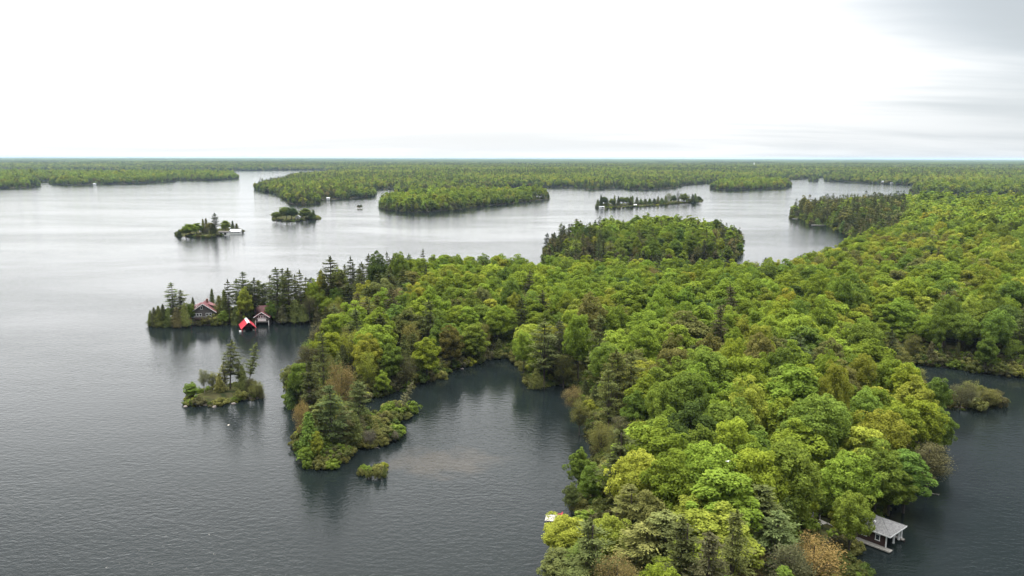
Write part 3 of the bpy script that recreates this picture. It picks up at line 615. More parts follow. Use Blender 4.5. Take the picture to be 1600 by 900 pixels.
for a in [(S_, 564, 738, 726, 13, 'olive'), (S_, 577, 742, 729, 14, 'cedar green'), (S_, 590, 743, 728, 14, 'olive'), (C_, 601, 740, 720, 8, 'cedar green')]: T(*a, land='hummock')
# headland, cove and near left shore
for a in [(B_, 470, 634, 562, 36, 'mid-green'), (C_, 456, 634, 582, 16, 'deep green'), (C_, 482, 632, 566, 18, 'brown-green'), (C_, 494, 628, 556, 18, 'cedar green'), (B_, 575, 604, 527, 46, 'yellow-green'), (B_, 612, 606, 535, 38, 'mid-green'), (B_, 598, 617, 572, 24, 'bright green'),
          (U_, 512, 620, 556, 26, 'olive'), (C_, 531, 624, 552, 22, 'cedar green'), (C_, 546, 632, 577, 20, 'brown-green'), (U_, 636, 606, 548, 30, 'brown-green'), (B_, 667, 594, 520, 44, 'bright green'), (B_, 740, 564, 500, 44, 'mid-green'), (B_, 705, 575, 508, 40, 'olive'),
          (P_, 850, 601, 494, 50, 'olive'), (B_, 818, 588, 512, 36, 'bright green'), (B_, 903, 600, 486, 46, 'bright green'), (U_, 880, 603, 545, 32, 'olive'), (C_, 838, 604, 572, 22, 'cedar green'),
          (U_, 893, 648, 603, 34, 'rusty'), (U_, 905, 676, 622, 36, 'olive'), (P_, 960, 672, 550, 58, 'pine green'), (P_, 985, 668, 556, 50, 'pine green'), (U_, 938, 716, 655, 48, 'olive'), (U_, 968, 712, 650, 40, 'brown-green'),
          (B_, 905, 762, 696, 38, 'mid-green'), (B_, 925, 790, 722, 40, 'mid-green'), (B_, 957, 800, 718, 46, 'bright green'), (B_, 892, 800, 752, 26, 'cedar green')]:
    T(*a)
for a in [(B_, 1025, 652, 21, 15, 'bright green'), (B_, 995, 703, 18, 10, 'yellow-green'), (B_, 1051, 710, 19, 12, 'bright green'), (B_, 1130, 725, 20, 15, 'bright green'), (B_, 1180, 700, 20, 14, 'bright green'), (B_, 1106, 690, 20, 14, 'bright green'), (B_, 1235, 690, 21, 14, 'mid-green'),
          (B_, 1125, 786, 16, 15, 'yellow-green'), (B_, 1085, 776, 14, 11, 'yellow-green'), (P_, 985, 758, 15, 9, 'olive'), (B_, 1015, 770, 14, 8, 'olive'), (B_, 887, 808, 10, 9, 'yellow-green'), (B_, 880, 862, 8, 8, 'olive'), (B_, 950, 805, 12, 7, 'yellow-green'), (P_, 912, 845, 10, 8, 'deep green'),
          (U_, 1160, 848, 9, 11, 'rusty'), (U_, 1270, 842, 9, 12, 'rusty'), (P_, 1040, 800, 15, 11, 'olive'), (P_, 1010, 815, 14, 10, 'olive'), (P_, 1190, 760, 16, 12, 'pine green'), (C_, 1230, 778, 13, 7, 'deep green'), (P_, 1215, 800, 14, 10, 'pine green'),
          (B_, 1150, 620, 21, 15, 'mid-green'), (B_, 1280, 615, 22, 16, 'mid-green'), (B_, 1385, 640, 18, 13, 'yellow-green'), (B_, 1440, 622, 17, 13, 'bright green'), (B_, 1350, 660, 18, 12, 'yellow-green'), (B_, 1330, 708, 16, 11, 'bright green'), (B_, 1375, 690, 17, 12, 'mid-green'), (B_, 1420, 700, 14, 9, 'mid-green'), (B_, 1395, 722, 12, 9, 'mid-green'),
          (B_, 1432, 590, 17, 12, 'yellow-green'), (B_, 1390, 560, 18, 13, 'bright green'), (B_, 1470, 640, 13, 8, 'mid-green'), (U_, 1455, 690, 11, 10, 'brown-green')]:
    TT(*a)
T(B_, 1326, 874, 764, 60, 'mid-green', label='mid-green tree with bare trunk standing right beside the grey-roofed boathouse', form=5)
for a in [(U_, 1500, 636, 590, 44, 'brown-green'), (U_, 1517, 632, 590, 30, 'olive'), (U_, 1545, 633, 600, 34, 'olive'), (S_, 1562, 631, 613, 24, 'brown-green'), (C_, 1535, 628, 606, 12, 'brown-green'), (S_, 1486, 634, 612, 20, 'olive'), (S_, 1530, 638, 620, 26, 'olive')]: T(*a, land='inlet_islet')
# small far islets
for a in [(C_, 280, 368.5, 357, 7, 'dark pine green'), (B_, 297, 369, 348, 18, 'bright green'), (B_, 308, 367, 349, 14, 'mid-green'), (C_, 318, 366, 344, 6, 'cedar green'), (C_, 323, 366, 343, 7, 'brown-green'), (P_, 337, 367, 333.5, 12, 'dark pine green'), (C_, 333, 367, 350, 9, 'cedar green'),
          (B_, 353, 363, 345, 12, 'bright green'), (C_, 364, 363, 346, 6, 'dark pine green'), (C_, 370, 363, 350, 7, 'dark pine green'), (B_, 290, 369, 354, 12, 'yellow-green'), (B_, 329, 367, 349, 11, 'olive')]:
    T(*a, land='cottage_islet')
for a in [(B_, 432, 344.5, 331, 13, 'mid-green'), (B_, 447, 344, 323.5, 16, 'mid-green'), (B_, 456, 344, 325, 16, 'deep green'), (B_, 478, 342.5, 324, 15, 'mid-green'), (C_, 490, 342.5, 327, 7, 'deep green'), (C_, 471, 341, 331, 6, 'brown-green'), (C_, 485, 342, 331, 8, 'mid-green')]: T(*a, land='round_islet')
for a in [(C_, 560, 324.5, 320, 4, 'brown-green'), (C_, 564, 324.5, 320.5, 5, 'dark pine green')]: T(*a, land='rock_islet')
r_ = random.Random(4)
for px, yt, w, k, c in [(934, 311, 6, C_, 'cedar green'), (939, 305, 6, C_, 'dark pine green'), (944, 308, 8, B_, 'deep green'), (948, 310, 6, C_, 'cedar green'), (956, 311, 9, B_, 'mid-green'), (960, 306.5, 5, C_, 'cedar green'), (966, 307.5, 5, C_, 'dark pine green'), (972, 309, 10, B_, 'mid-green'), (979, 309, 10, B_, 'mid-green'),
                        (985, 308, 6, C_, 'cedar green'), (988, 307, 5, C_, 'deep green'), (995, 309, 6, C_, 'dark pine green'), (1001, 312, 7, C_, 'deep green'), (1008, 312, 8, C_, 'dark pine green'), (1015, 311, 7, C_, 'deep green'), (1022, 311, 7, C_, 'dark pine green'), (1028, 307.5, 5, C_, 'cedar green'), (1034, 310, 7, C_, 'deep green'), (1040, 306, 6, C_, 'cedar green'),
                        (1044, 301, 9, U_, 'silvery'), (1052, 305, 8, B_, 'deep green'), (1059, 299, 7, P_, 'dark pine green'), (1069, 300.5, 12, B_, 'mid-green'), (1076, 303, 7, P_, 'dark pine green'), (1082, 302, 6, C_, 'dark pine green'), (1086, 301.5, 6, C_, 'deep green'), (1091, 306, 8, B_, 'deep green')]:
    yb = 324 - (px - 932) / 162 * 8.6
    T(k, px, yb, yt, w, c, land='thin_island')

# building sites kept clear
for px, py, r in [(320, 496, 8.5), (388, 503, 7), (413, 499, 7), (350, 365, 10), (369, 364, 14), (466, 342, 12), (1065, 314, 14), (940, 324, 9), (1283, 817, 4), (1313, 823, 2.5), (1300, 790, 5), (1310, 770, 4)]:
    g = at(px, py, 1.0); KEEP.append((g[0], g[1], r))
KEEP.append((72.5, 148.0, 7.0))

# zones of the woods: which kinds grow where (centre and radii in the photograph, at crown height)
ZN = [((560, 530, 120, 95), dict(c=.22, p=.14, u=.20), ['olive', 'mid-green', 'bright green', 'cedar green']),
      ((560, 430, 75, 55), dict(c=.12, p=.45, u=.05), ['deep green', 'mid-green']),
      ((930, 690, 60, 110), dict(c=.10, p=.18, u=.3), ['olive', 'mid-green']),
      ((1080, 840, 190, 70), dict(c=.10, p=.30, u=.16), ['mid-green', 'olive', 'deep green']),
      ((900, 372, 52, 45), dict(c=.05, p=.45, u=.1), ['mid-green', 'deep green']),
      ((1140, 375, 30, 45), dict(c=.3, p=.2, u=.1), ['deep green', 'mid-green']),
      ((1020, 375, 100, 45), dict(c=.02, p=.06, u=.08), ['mid-green', 'mid-green', 'bright green']),
      ((1330, 330, 90, 40), dict(c=.1, p=.55, u=.15), ['olive', 'deep green']),
      ((1500, 530, 150, 45), dict(c=.14, p=.05, u=.16), ['olive', 'mid-green', 'deep green']),
      ((1350, 400, 250, 32), dict(c=.0, p=.01, u=.14), ['yellow-green', 'yellow-green', 'olive', 'bright green'])]
def pick_kind(px, py, d, x, y, rng):
    pr = dict(c=.006, p=.012, u=.045); cols = None
    for (a, b, ra, rb), q, cc in ZN:
        if ((px - a) / ra) ** 2 + ((py - b) / rb) ** 2 < 1: pr = q; cols = cc; break
    c, p, u = pr['c'], pr['p'], pr['u']
    if d < 9: c += .25; u += .12; p += .05
    t = rng.random()
    n = roll_noise(x + 500, y, 45.0) + rng.normal() * .35
    if t < c: return C_, rng.choice(['cedar green', 'brown-green', 'dark pine green', 'cedar green'])
    if t < c + p: return P_, rng.choice(['pine green', 'dark pine green', 'dark pine green', 'brown-green'])
    if t < c + p + u and px > 1380 and 480 < py < 600: return U_, rng.choice(['olive', 'mid-green', 'brown-green'])
    if t < c + p + u: return U_, rng.choice(['olive', 'olive', 'brown-green', 'yellow-green', 'olive', 'yellow-green', 'mid-green', 'rusty'])
    if cols and rng.random() < .65: return B_, rng.choice(cols)
    if n > .85: return B_, rng.choice(['yellow-green', 'bright green', 'bright green', 'yellow-green', 'olive'])
    if n > .1: return B_, rng.choice(['bright green', 'bright green', 'bright green', 'yellow-green', 'bright green', 'mid-green'])
    if n > -.6: return B_, rng.choice(['bright green', 'bright green', 'mid-green'])
    return B_, rng.choice(['mid-green', 'deep green', 'bright green', 'mid-green', 'bright green'])
SIZE = {B_: (18.0, 3.2, 10.2, 2.0), U_: (15.5, 2, 8.5, 1.2), P_: (20, 3, 8.0, 1.2), C_: (10.5, 2.2, 4.2, .7)}
def jit(n): return None
def fill_land(key, s, rng, dmin=1.2, hscale=1.0, box=None, conif=None):
    L = LANDS[key]; P = L.poly; lo, hi = P.min(0), P.max(0)
    if box is not None: lo = np.maximum(lo, box[0]); hi = np.minimum(hi, box[1])
    X, Y = np.meshgrid(np.arange(lo[0], hi[0], s), np.arange(lo[1], hi[1], s * .87)); X[::2] += s / 2
    G = np.c_[X.ravel(), Y.ravel()] + (rng.random((X.size, 2)) - .5) * s * .62
    G = G[(np.abs(G[:, 0]) < G[:, 1] * .76 + 25)]
    G = G[inside(P, G[:, 0], G[:, 1])]
    if key == 'main': G = G[~((G[:, 0] < -88) & (G[:, 1] > 325) & (G[:, 1] < 420))]
    d = shore_dist(P, G[:, 0], G[:, 1]); G = G[d > dmin]; d = d[d > dmin]
    H0 = [(t['x'], t['y'], t['W'] * .36 + 1.2) for t in TREES if t['hero'] and t['kind'] != S_ and t['land'] == key] + KEEP
    if H0:
        A = np.array(H0); ok = np.ones(len(G), bool)
        for hx, hy, hr in A: ok &= (G[:, 0] - hx) ** 2 + (G[:, 1] - hy) ** 2 > (hr + 1.0) ** 2
        G = G[ok]; d = d[ok]
    Z = L.h(G[:, 0], G[:, 1], d)
    if key == 'main':       # open ground in front of the walkway and beside the dock stays open
        bx, by, _ = project(G[:, 0], G[:, 1], Z); _, ty, _ = project(G[:, 0], G[:, 1], Z + 17)
        ok = ~((bx > 1262) & (bx < 1372) & (by > 832) & (ty < 862)) & ~((bx < 905) & (by > 800) & (ty < 845) & (bx > 700))
        G, d, Z = G[ok], d[ok], Z[ok]
    px, py, _w = project(G[:, 0], G[:, 1], Z + 13)
    out = []
    for x, y, z, dd, a, b in zip(G[:, 0], G[:, 1], Z, d, px, py):
        k, c = pick_kind(a, b, dd, x, y, rng)
        if conif is not None and rng.random() < conif: k, c = (C_, 'cedar green') if rng.random() < .6 else (P_, 'dark pine green')
        h, hs, w, ws = SIZE[k]
        q = .72 + .28 * min(1, dd / 14) if k != P_ else .85 + .15 * min(1, dd / 14)
        f = q * (s / 8.2) ** .5 * hscale
        W = max(2.2, (w + rng.normal() * ws) * f); Hh = max(4, (h + rng.normal() * hs) * q * hscale)
        if key == 'main' and k in (B_, U_): W = min(W, 5.0 + 1.3 * dd)
        if key == 'main' and x < 300 and y > 330: Hh = min(Hh, 19.5 if k != P_ else 21)
        if k == B_: Hh = Hh * (.8 + .2 * W / 11)
        out.append(dict(kind=k, x=x, y=y, z=float(z), H=Hh, W=W, colour=c, land=key, tilt=abs(rng.normal()) * .03, tdir=rng.random() * 6.28, label=None, form=None, hero=False, group=None))
    return out
FR = np.random.default_rng(77)
fill = fill_land('main', 8.3, FR, box=(np.array([-330, 40]), np.array([1300, 720])))
fill += fill_land('pine_island', 8.4, FR, hscale=.86)
print('near fill', len(fill))
fill_far_main = fill_land('main', 9.5, FR, box=(np.array([-330, 720]), np.array([1500, 1400])))
ISL = []
for k_, s_p, cf in [('long_island', 9.5, None), ('flat_island', 10.5, .1), ('dot_islet', 8, .6), ('low_islet', 9, .7), ('headland_point', 11, .2), ('left_point', 10.5, .3), ('left_island', 11.5, .05)]:
    ISL.append((k_, fill_land(k_, s_p, FR, dmin=.5, conif=cf, hscale=.95)))

# ------------------------------------------------------------------ which trees are single things: those that show most
def visible_area(L, SC=.4):
    W_, H_ = int(1600 * SC), int(900 * SC); buf = np.full((H_, W_), -1, np.int32)
    x = np.array([t['x'] for t in L]); y = np.array([t['y'] for t in L]); z = np.array([t['z'] for t in L]); h = np.array([t['H'] for t in L]); w = np.array([t['W'] for t in L])
    base = np.array([.06 if t['kind'] in (C_, S_) else .18 for t in L])
    px, pt, dp = project(x, y, z + h); _, pb, _ = project(x, y, z + h * base); cx_, cz_, _ = project(x, y, z + h * .6)
    rx = w / 2 * F_PX / dp
    cone = np.array([t['kind'] in (C_, P_) for t in L])
    area = np.zeros(len(L), int)
    for i in np.argsort(dp):
        if not np.isfinite(px[i]): continue
        x0, x1 = int((cx_[i] - rx[i]) * SC), int((cx_[i] + rx[i]) * SC) + 1; y0, y1 = int(pt[i] * SC), int(pb[i] * SC) + 1
        a0, a1, b0, b1 = max(x0, 0), min(x1, W_), max(y0, 0), min(y1, H_)
        if a0 >= a1 or b0 >= b1: continue
        yy, xx = np.mgrid[b0:b1, a0:a1]; u = (xx + .5 - cx_[i] * SC) / (rx[i] * SC + .5); v = (yy + .5 - y0) / max(y1 - y0, 1)
        m = (np.abs(u) < np.minimum(1, v * 1.1 + .1) * .85) if cone[i] else (u * u + (2 * v - 1) ** 2 < .95)
        sub = buf[b0:b1, a0:a1]; m &= sub < 0
        area[i] = m.sum(); sub[m] = i
    return area
for t in TREES:
    if t['z'] is None: t['z'] = zland(t['land'], t['x'], t['y'])
ALL = TREES + fill
vis = visible_area(ALL)
print('visible trees', (vis > 0).sum(), {k: int(((vis > 3) & np.array([t['kind'] == k for t in ALL])).sum()) for k in SIZE})
CAP = {B_: 290, U_: 150, P_: 170, C_: 170, S_: 60}
chosen = []; rest = []
for k in CAP:
    idx = [i for i, t in enumerate(ALL) if t['kind'] == k]
    must = [i for i in idx if ALL[i]['hero'] and (vis[i] > 2 or ALL[i]['land'] != 'main')]
    oth = sorted([i for i in idx if i not in set(must)], key=lambda i: -vis[i])
    take = [i for i in oth if vis[i] >= 14][:max(0, CAP[k] - len(must))]
    chosen += [ALL[i] for i in must + take]; tk = set(must + take); rest += [ALL[i] for i in idx if i not in tk]
print('single trees', len(chosen), 'in the mass', len(rest))

# ------------------------------------------------------------------ labels that single each tree out
NUM = ['', 'one', 'two', 'three', 'four', 'five', 'six', 'seven', 'eight', 'nine', 'ten', 'eleven', 'twelve']
ORD = ['first', 'second', 'third', 'fourth', 'fifth', 'sixth', 'seventh', 'eighth', 'ninth', 'tenth', 'eleventh', 'twelfth']
KW = {B_: 'broadleaf tree', U_: 'thin-leaved tree', P_: 'pine', C_: 'cedar', S_: 'shrub'}
LM = [('above the floating dock', 905, 770), ('behind the floating dock', 990, 790), ('along the bottom edge', 1060, 870), ('left of the grey-roofed boathouse', 1220, 830), ('just above the grey-roofed boathouse', 1340, 740),
      ('on the lower right shore', 1435, 710), ('facing the inlet islet', 1400, 610), ('in the nearest broad wood', 1130, 710), ('on the cove\'s right shore', 940, 640), ('right of the cove', 1080, 600),
      ('left of the inlet', 1250, 600), ('at the dark cove head', 860, 530), ('on the cove\'s left bank', 690, 530), ('beside the rocky islet', 500, 590), ('in the cove headland\'s middle', 590, 530),
      ('at the cottage peninsula root', 580, 440), ('right of the boathouses', 460, 450), ('around the red-roofed cottage', 310, 475), ('around the red boathouse', 385, 465), ('on the low point', 530, 680), ('on the cove spit', 605, 665),
      ('on the right inlet bank', 1530, 540), ('on the ridge below pine island', 1000, 420), ('on the ridge facing open water', 730, 415), ('in woods above the inlet', 1470, 450), ('on the slope right of the bay', 1480, 370),
      ('on the right bay shore', 1310, 345), ('in woods above the cove', 830, 450), ('in the forest centre', 1060, 500), ('in forest below the bay', 1270, 450), ('behind the nearest wood', 1250, 530)]
LK = {'islet': 'on the rocky islet', 'hummock': 'on the tiny grassy hummock', 'inlet_islet': 'on the inlet islet', 'cottage_islet': 'on the cottage islet', 'round_islet': 'on the two-humped islet', 'rock_islet': 'on the far lone rock', 'thin_island': 'on the long thin island'}
def zone(t):
    if t['land'] in LK: return LK[t['land']]
    px, py, _ = project(t['x'], t['y'], t['z'] + t['H'] * .65)
    t['px'], t['py'] = px[0], py[0]
    if t['land'] == 'pine_island': return 'on the pine island\'s ' + ('left' if px[0] < 945 else 'middle' if px[0] < 1060 else 'right')
    return min(LM, key=lambda l: ((px[0] - l[1]) / 1.3) ** 2 + (py[0] - l[2]) ** 2)[0]
for t in chosen:
    t['zone'] = zone(t); a = project(t['x'], t['y'], t['z'] + t['H'] * .65); t['px'], t['py'] = a[0][0], a[1][0]
byg = {}
for t in chosen:
    if t['label'] is None: byg.setdefault((t['zone'], t['colour'], t['kind']), []).append(t)
def order_phrase(i, n):
    if n == 1: return 'only'
    if n == 2: return ('left one of two', 'right one of two')[i]
    return ('leftmost of ' + NUM[n] if i == 0 else 'rightmost of ' + NUM[n] if i == n - 1 else ORD[i] + ' from left of ' + NUM[n])
ROWN = {2: ['back row', 'front row'], 3: ['back row', 'middle row', 'front row'], 4: ['back row', 'second row', 'third row', 'front row'], 5: ['back row', 'second row', 'third row', 'fourth row', 'front row']}
ROWN[6] = ['back row', 'second row', 'third row', 'fourth row', 'fifth row', 'front row']
for (z_, c_, k_), L_ in byg.items():
    nr_ = max(1, min(6, math.ceil(len(L_) / 7))); L_.sort(key=lambda t: t['py']); per = math.ceil(len(L_) / nr_)
    rows = [L_[i:i + per] for i in range(0, len(L_), per)]
    for ri, row in enumerate(rows):
        row.sort(key=lambda t: t['px']); n = len(row)
        for i, t in enumerate(row):
            cc = c_.replace('dark pine green', 'blackish-green').replace('pine green', 'grey-green').replace('cedar green', 'dull green')
            if n == 1: lab = 'the only ' + cc + ' ' + KW[k_] + ' ' + z_
            else: lab = order_phrase(i, n) + ' ' + cc + ' ' + KW[k_] + 's ' + z_
            if len(rows) > 1: lab += ', ' + ROWN[len(rows)][ri]
            if len(lab.split()) > 16: lab = lab.replace('broadleaf trees', 'trees')
            t['label'] = lab
CAT = {B_: 'tree', U_: 'tree', P_: 'pine tree', C_: 'cedar tree', S_: 'shrub'}
GRP = {B_: 'broadleaf trees of the lakeside forest', U_: 'thinly leaved spring trees of the shore', P_: 'tall pines of the lakeside forest', C_: 'cedars along the shores', S_: 'shrubs at the water\'s edge'}
TR = np.random.default_rng(8)
def tint_of(c, rng, far=False):
    b = np.array(PAL[c]); k = math.exp(rng.normal() * .13); h = rng.normal() * .05
    return [float(b[0] * k * (1 + h)), float(b[1] * k), float(b[2] * k * (1 - h))]
trunk_parent = []
for t in chosen:
    k = t['kind']; forms = FORMS[k]
    i = t['form'] if t['form'] is not None else int(TR.integers(len(forms)))
    f = forms[i]
    root = empty(k, (t['x'], t['y'], t['z']))
    root.rotation_euler = (Matrix.Rotation(t['tilt'], 3, Vector((-math.sin(t['tdir']), math.cos(t['tdir']), 0))) @ Matrix.Rotation(TR.random() * 6.283, 3, 'Z')).to_euler()
    root.scale = (t['W'] / f['W'], t['W'] / f['W'], t['H'] / f['H'])
    tag(root, t['label'], CAT[k], GRP[k])
    a = link('trunk' if k != S_ else 'stem', f['trunk'], root)
    b = link('crown' if k != S_ else 'foliage', f['crown'], root)
    b['tint'] = tint_of(t['colour'], TR)
    if t['colour'] == 'silvery' and k == U_:
        a.material_slots[0].link = 'OBJECT'; a.material_slots[0].material = PALE_BARK

# ------------------------------------------------------------------ woods nobody could count
def scatter(name, label, X, Y, Z, rot, scl, idx, tint, meshes, cat='forest', tilt=None):
    c = bpy.data.collections.new(name + ' forms')
    for i, me in enumerate(meshes): c.objects.link(bpy.data.objects.new('form_%02d' % i, me))
    n = len(X); me = bpy.data.meshes.new(name); me.vertices.add(n); me.vertices.foreach_set('co', np.c_[X, Y, Z].astype(np.float32).ravel())
    def attr(nm, ty, fld, arr):
        a = me.attributes.new(nm, ty, 'POINT'); a.data.foreach_set(fld, np.ascontiguousarray(arr).ravel())
    tl = np.zeros((n, 2)) if tilt is None else tilt
    attr('rot', 'FLOAT_VECTOR', 'vector', np.c_[tl, rot].astype(np.float32)); attr('scl', 'FLOAT_VECTOR', 'vector', np.asarray(scl, np.float32))
    attr('idx', 'INT', 'value', np.asarray(idx, np.int32)); attr('tint', 'FLOAT_VECTOR', 'vector', np.asarray(tint, np.float32))
    o = link(name, me); tag(o, label, cat, kind='stuff')
    g = bpy.data.node_groups.new(name, 'GeometryNodeTree'); g.interface.new_socket('Geometry', in_out='INPUT', socket_type='NodeSocketGeometry'); g.interface.new_socket('Geometry', in_out='OUTPUT', socket_type='NodeSocketGeometry')
    gi = g.nodes.new('NodeGroupInput'); go = g.nodes.new('NodeGroupOutput'); ip = g.nodes.new('GeometryNodeInstanceOnPoints'); ci = g.nodes.new('GeometryNodeCollectionInfo')
    ci.inputs['Collection'].default_value = c; ci.inputs['Separate Children'].default_value = True; ci.inputs['Reset Children'].default_value = True
    def named(nm, ty):
        q = g.nodes.new('GeometryNodeInputNamedAttribute'); q.data_type = ty; q.inputs['Name'].default_value = nm; return q.outputs[0]
    e2r = g.nodes.new('FunctionNodeEulerToRotation'); g.links.new(named('rot', 'FLOAT_VECTOR'), e2r.inputs[0])
    m2p = g.nodes.new('GeometryNodeMeshToPoints')
    g.links.new(gi.outputs[0], m2p.inputs[0]); g.links.new(m2p.outputs[0], ip.inputs['Points']); g.links.new(ci.outputs[0], ip.inputs['Instance']); ip.inputs['Pick Instance'].default_value = True
    g.links.new(named('idx', 'INT'), ip.inputs['Instance Index']); g.links.new(e2r.outputs[0], ip.inputs['Rotation']); g.links.new(named('scl', 'FLOAT_VECTOR'), ip.inputs['Scale'])
    g.links.new(ip.outputs[0], go.inputs[0])
    md = o.modifiers.new('scatter', 'NODES'); md.node_group = g
    return o
def scatter_trees(name, label, L_, low):
    src = LOW if low else FORMS; meshes = []; ofs = {}
    for k in (B_, U_, P_, C_): ofs[k] = (len(meshes), src[k]); meshes += [f['whole'] for f in src[k]]
    rng = np.random.default_rng(len(L_)); idx = []; scl = []; tint = []
    for t in L_:
        k = t['kind'] if t['kind'] in ofs else B_
        o0, fl = ofs[k]; j = int(rng.integers(len(fl))); f = fl[j]; idx.append(o0 + j)
        scl.append((t['W'] / f['W'], t['W'] / f['W'], t['H'] / f['H'])); tint.append(tint_of(t['colour'], rng))
    A = np.array([(t['x'], t['y'], t['z']) for t in L_])
    return scatter(name, label, A[:, 0], A[:, 1], A[:, 2], rng.random(len(L_)) * 6.283, scl, idx, tint, meshes)
near_rest = [t for t in rest if t['kind'] != S_ and t['y'] < 640]
mid_rest = [t for t in rest if t['kind'] != S_ and t['y'] >= 640] + fill_far_main
scatter_trees('forest', 'continuous spring green forest canopy covering the main peninsula', near_rest, False)
scatter_trees('forest', 'more distant forest canopy filling the land right of the open bay', mid_rest, True)
ISLB = {'long_island': 'green wood covering the long island left of centre', 'flat_island': 'low wood covering the flat island in the far water', 'dot_islet': 'dark clump of trees on the farthest dot of an islet', 'low_islet': 'small dark tree clump close off the far shore',
        'headland_point': 'wood on the far point right of the water', 'left_point': 'dark wood on the point at the far left edge', 'left_island': 'yellow-green wood on the long low land at upper left'}
for k_, L_ in ISL:
    if L_: scatter_trees('forest', ISLB[k_], L_, True)

# the dark belt of cedars and leaning trees that edges every far shore
BELT = []
rb = np.random.default_rng(63)
for key, step in (('long_island', 4.5), ('flat_island', 5), ('headland_point', 6), ('left_point', 6), ('left_island', 6), ('far', 6.5), ('main', 4.5), ('pine_island', 4), ('dot_islet', 5), ('low_islet', 5)):
    L = LANDS[key]; P = L.poly
    for p, q in zip(P, np.roll(P, -1, 0)):
        d = q - p; n = np.hypot(*d)
        if p[1] > 5600 or abs(p[0]) > p[1] * .74 or (key == 'main' and p[1] < 640): continue
        nv = np.array([-d[1], d[0]]) / (n + 1e-9)
        for j in range(max(1, int(n / step * (1 + p[1] / 4000) ** -1))):
            c = p + d * rb.random(); c = c + nv * rb.uniform(1.0, 5.0) if inside(P, *(np.atleast_1d(v) for v in (c + nv * 1.5)))[0] else c - nv * rb.uniform(1.0, 5.0)
            k = rb.choice([C_, C_, B_, U_]); H_ = rb.uniform(6, 12) if k == C_ else rb.uniform(7, 12)
            BELT.append(dict(kind=k, x=c[0], y=c[1], z=.3, H=H_, W=rb.uniform(4, 6.5) * (1 + p[1] / 8000), colour=rb.choice(['cedar green', 'deep green', 'dark pine green', 'mid-green', 'brown-green'])))
print('shore belt', len(BELT))
scatter_trees('forest', 'dark belt of cedars and bushes edging the far shores', BELT, True)

# far mainland: every tree out to where a crown is a pixel or two wide, groves beyond
def far_points(r0, r1, s, rng):
    rs = np.arange(r0, r1, s * .87); X = []; Y = []
    for r in rs:
        m = int(1.34 * r / s); a = (np.arange(m) + rng.random()) / m * 1.34 - .67; rr = r + (rng.random(m) - .5) * s * .7; a = a + (rng.random(m) - .5) * s / r * .6
        X.append(np.sin(a) * rr); Y.append(np.cos(a) * rr)
    return np.concatenate(X), np.concatenate(Y)
FP = LANDS['far'].poly
def far_wood(r0, r1, s, rng, wscale):
    X, Y = far_points(r0, r1, s, rng); m = inside(FP, X, Y); X, Y = X[m], Y[m]
    d = shore_dist(FP, X, Y); m = d > 2; X, Y, d = X[m], Y[m], d[m]; Z = LANDS['far'].h(X, Y, d); n = len(X)
    t = rng.random(n); big = roll_noise(X, Y, 210.) + .5 * roll_noise(X + 900, Y, 700.) + rng.normal(size=n) * .3
    con = t < np.where(d < 25, .5, np.where(big < -.3, .5, .10)); kind = np.where(con, np.where(rng.random(n) < .5, 2, 3), np.where(rng.random(n) < .10, 1, 0))
    names = [B_, U_, P_, C_]; ofs = []; meshes = []
    for k in names: ofs.append((len(meshes), len(LOW[k]))); meshes += [f['whole'] for f in LOW[k]]
    idx = np.array([ofs[k][0] for k in kind]) + (rng.random(n) * np.array([ofs[k][1] for k in kind])).astype(int)
    bw = np.array([11, 9, 8.5, 4.0])[kind]; bh = np.array([19, 17, 22, 10.])[kind]
    w = np.array([11.2, 9, 7.5, 6.0])[kind] * wscale * np.exp(rng.normal(size=n) * .12); h = np.array([15.5, 14.5, 19, 13.])[kind] * np.exp(rng.normal(size=n) * .12) * np.where(d < 12, .8, 1)
    scl = np.c_[w / bw, w / bw, h / bh]
    cols = {0: ['bright green', 'mid-green', 'yellow-green', 'deep green', 'olive'], 1: ['olive', 'rusty', 'yellow-green', 'brown-green', 'olive'], 2: ['dark pine green', 'pine green', 'dark pine green', 'pine green', 'brown-green'], 3: ['cedar green', 'dark pine green', 'deep green', 'cedar green', 'brown-green']}
    tab = np.array([[PAL[c] for c in cols[k]] for k in range(4)])
    ci = np.where(big > .45, rng.choice(3, n, p=[.4, .1, .5]), rng.choice(5, n, p=[.28, .36, .08, .18, .10]))
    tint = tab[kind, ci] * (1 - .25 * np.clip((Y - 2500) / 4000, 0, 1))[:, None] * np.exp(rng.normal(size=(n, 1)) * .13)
    return X, Y, Z, rng.random(n) * 6.283, scl, idx, tint, meshes
rf = np.random.default_rng(31)
a1 = far_wood(1200, 3000, 10.0, rf, 1.0); a2 = far_wood(3000, 5200, 14.0, rf, 1.35); a3 = far_wood(5200, 8000, 24.0, rf, 2.2)
print('far trees', len(a1[0]), len(a2[0]), len(a3[0]))
scatter('forest', 'far-off forest covering the land across the lake', *[np.concatenate([u, v, w]) for u, v, w in zip(a1[:7], a2[:7], a3[:7])], a1[7])
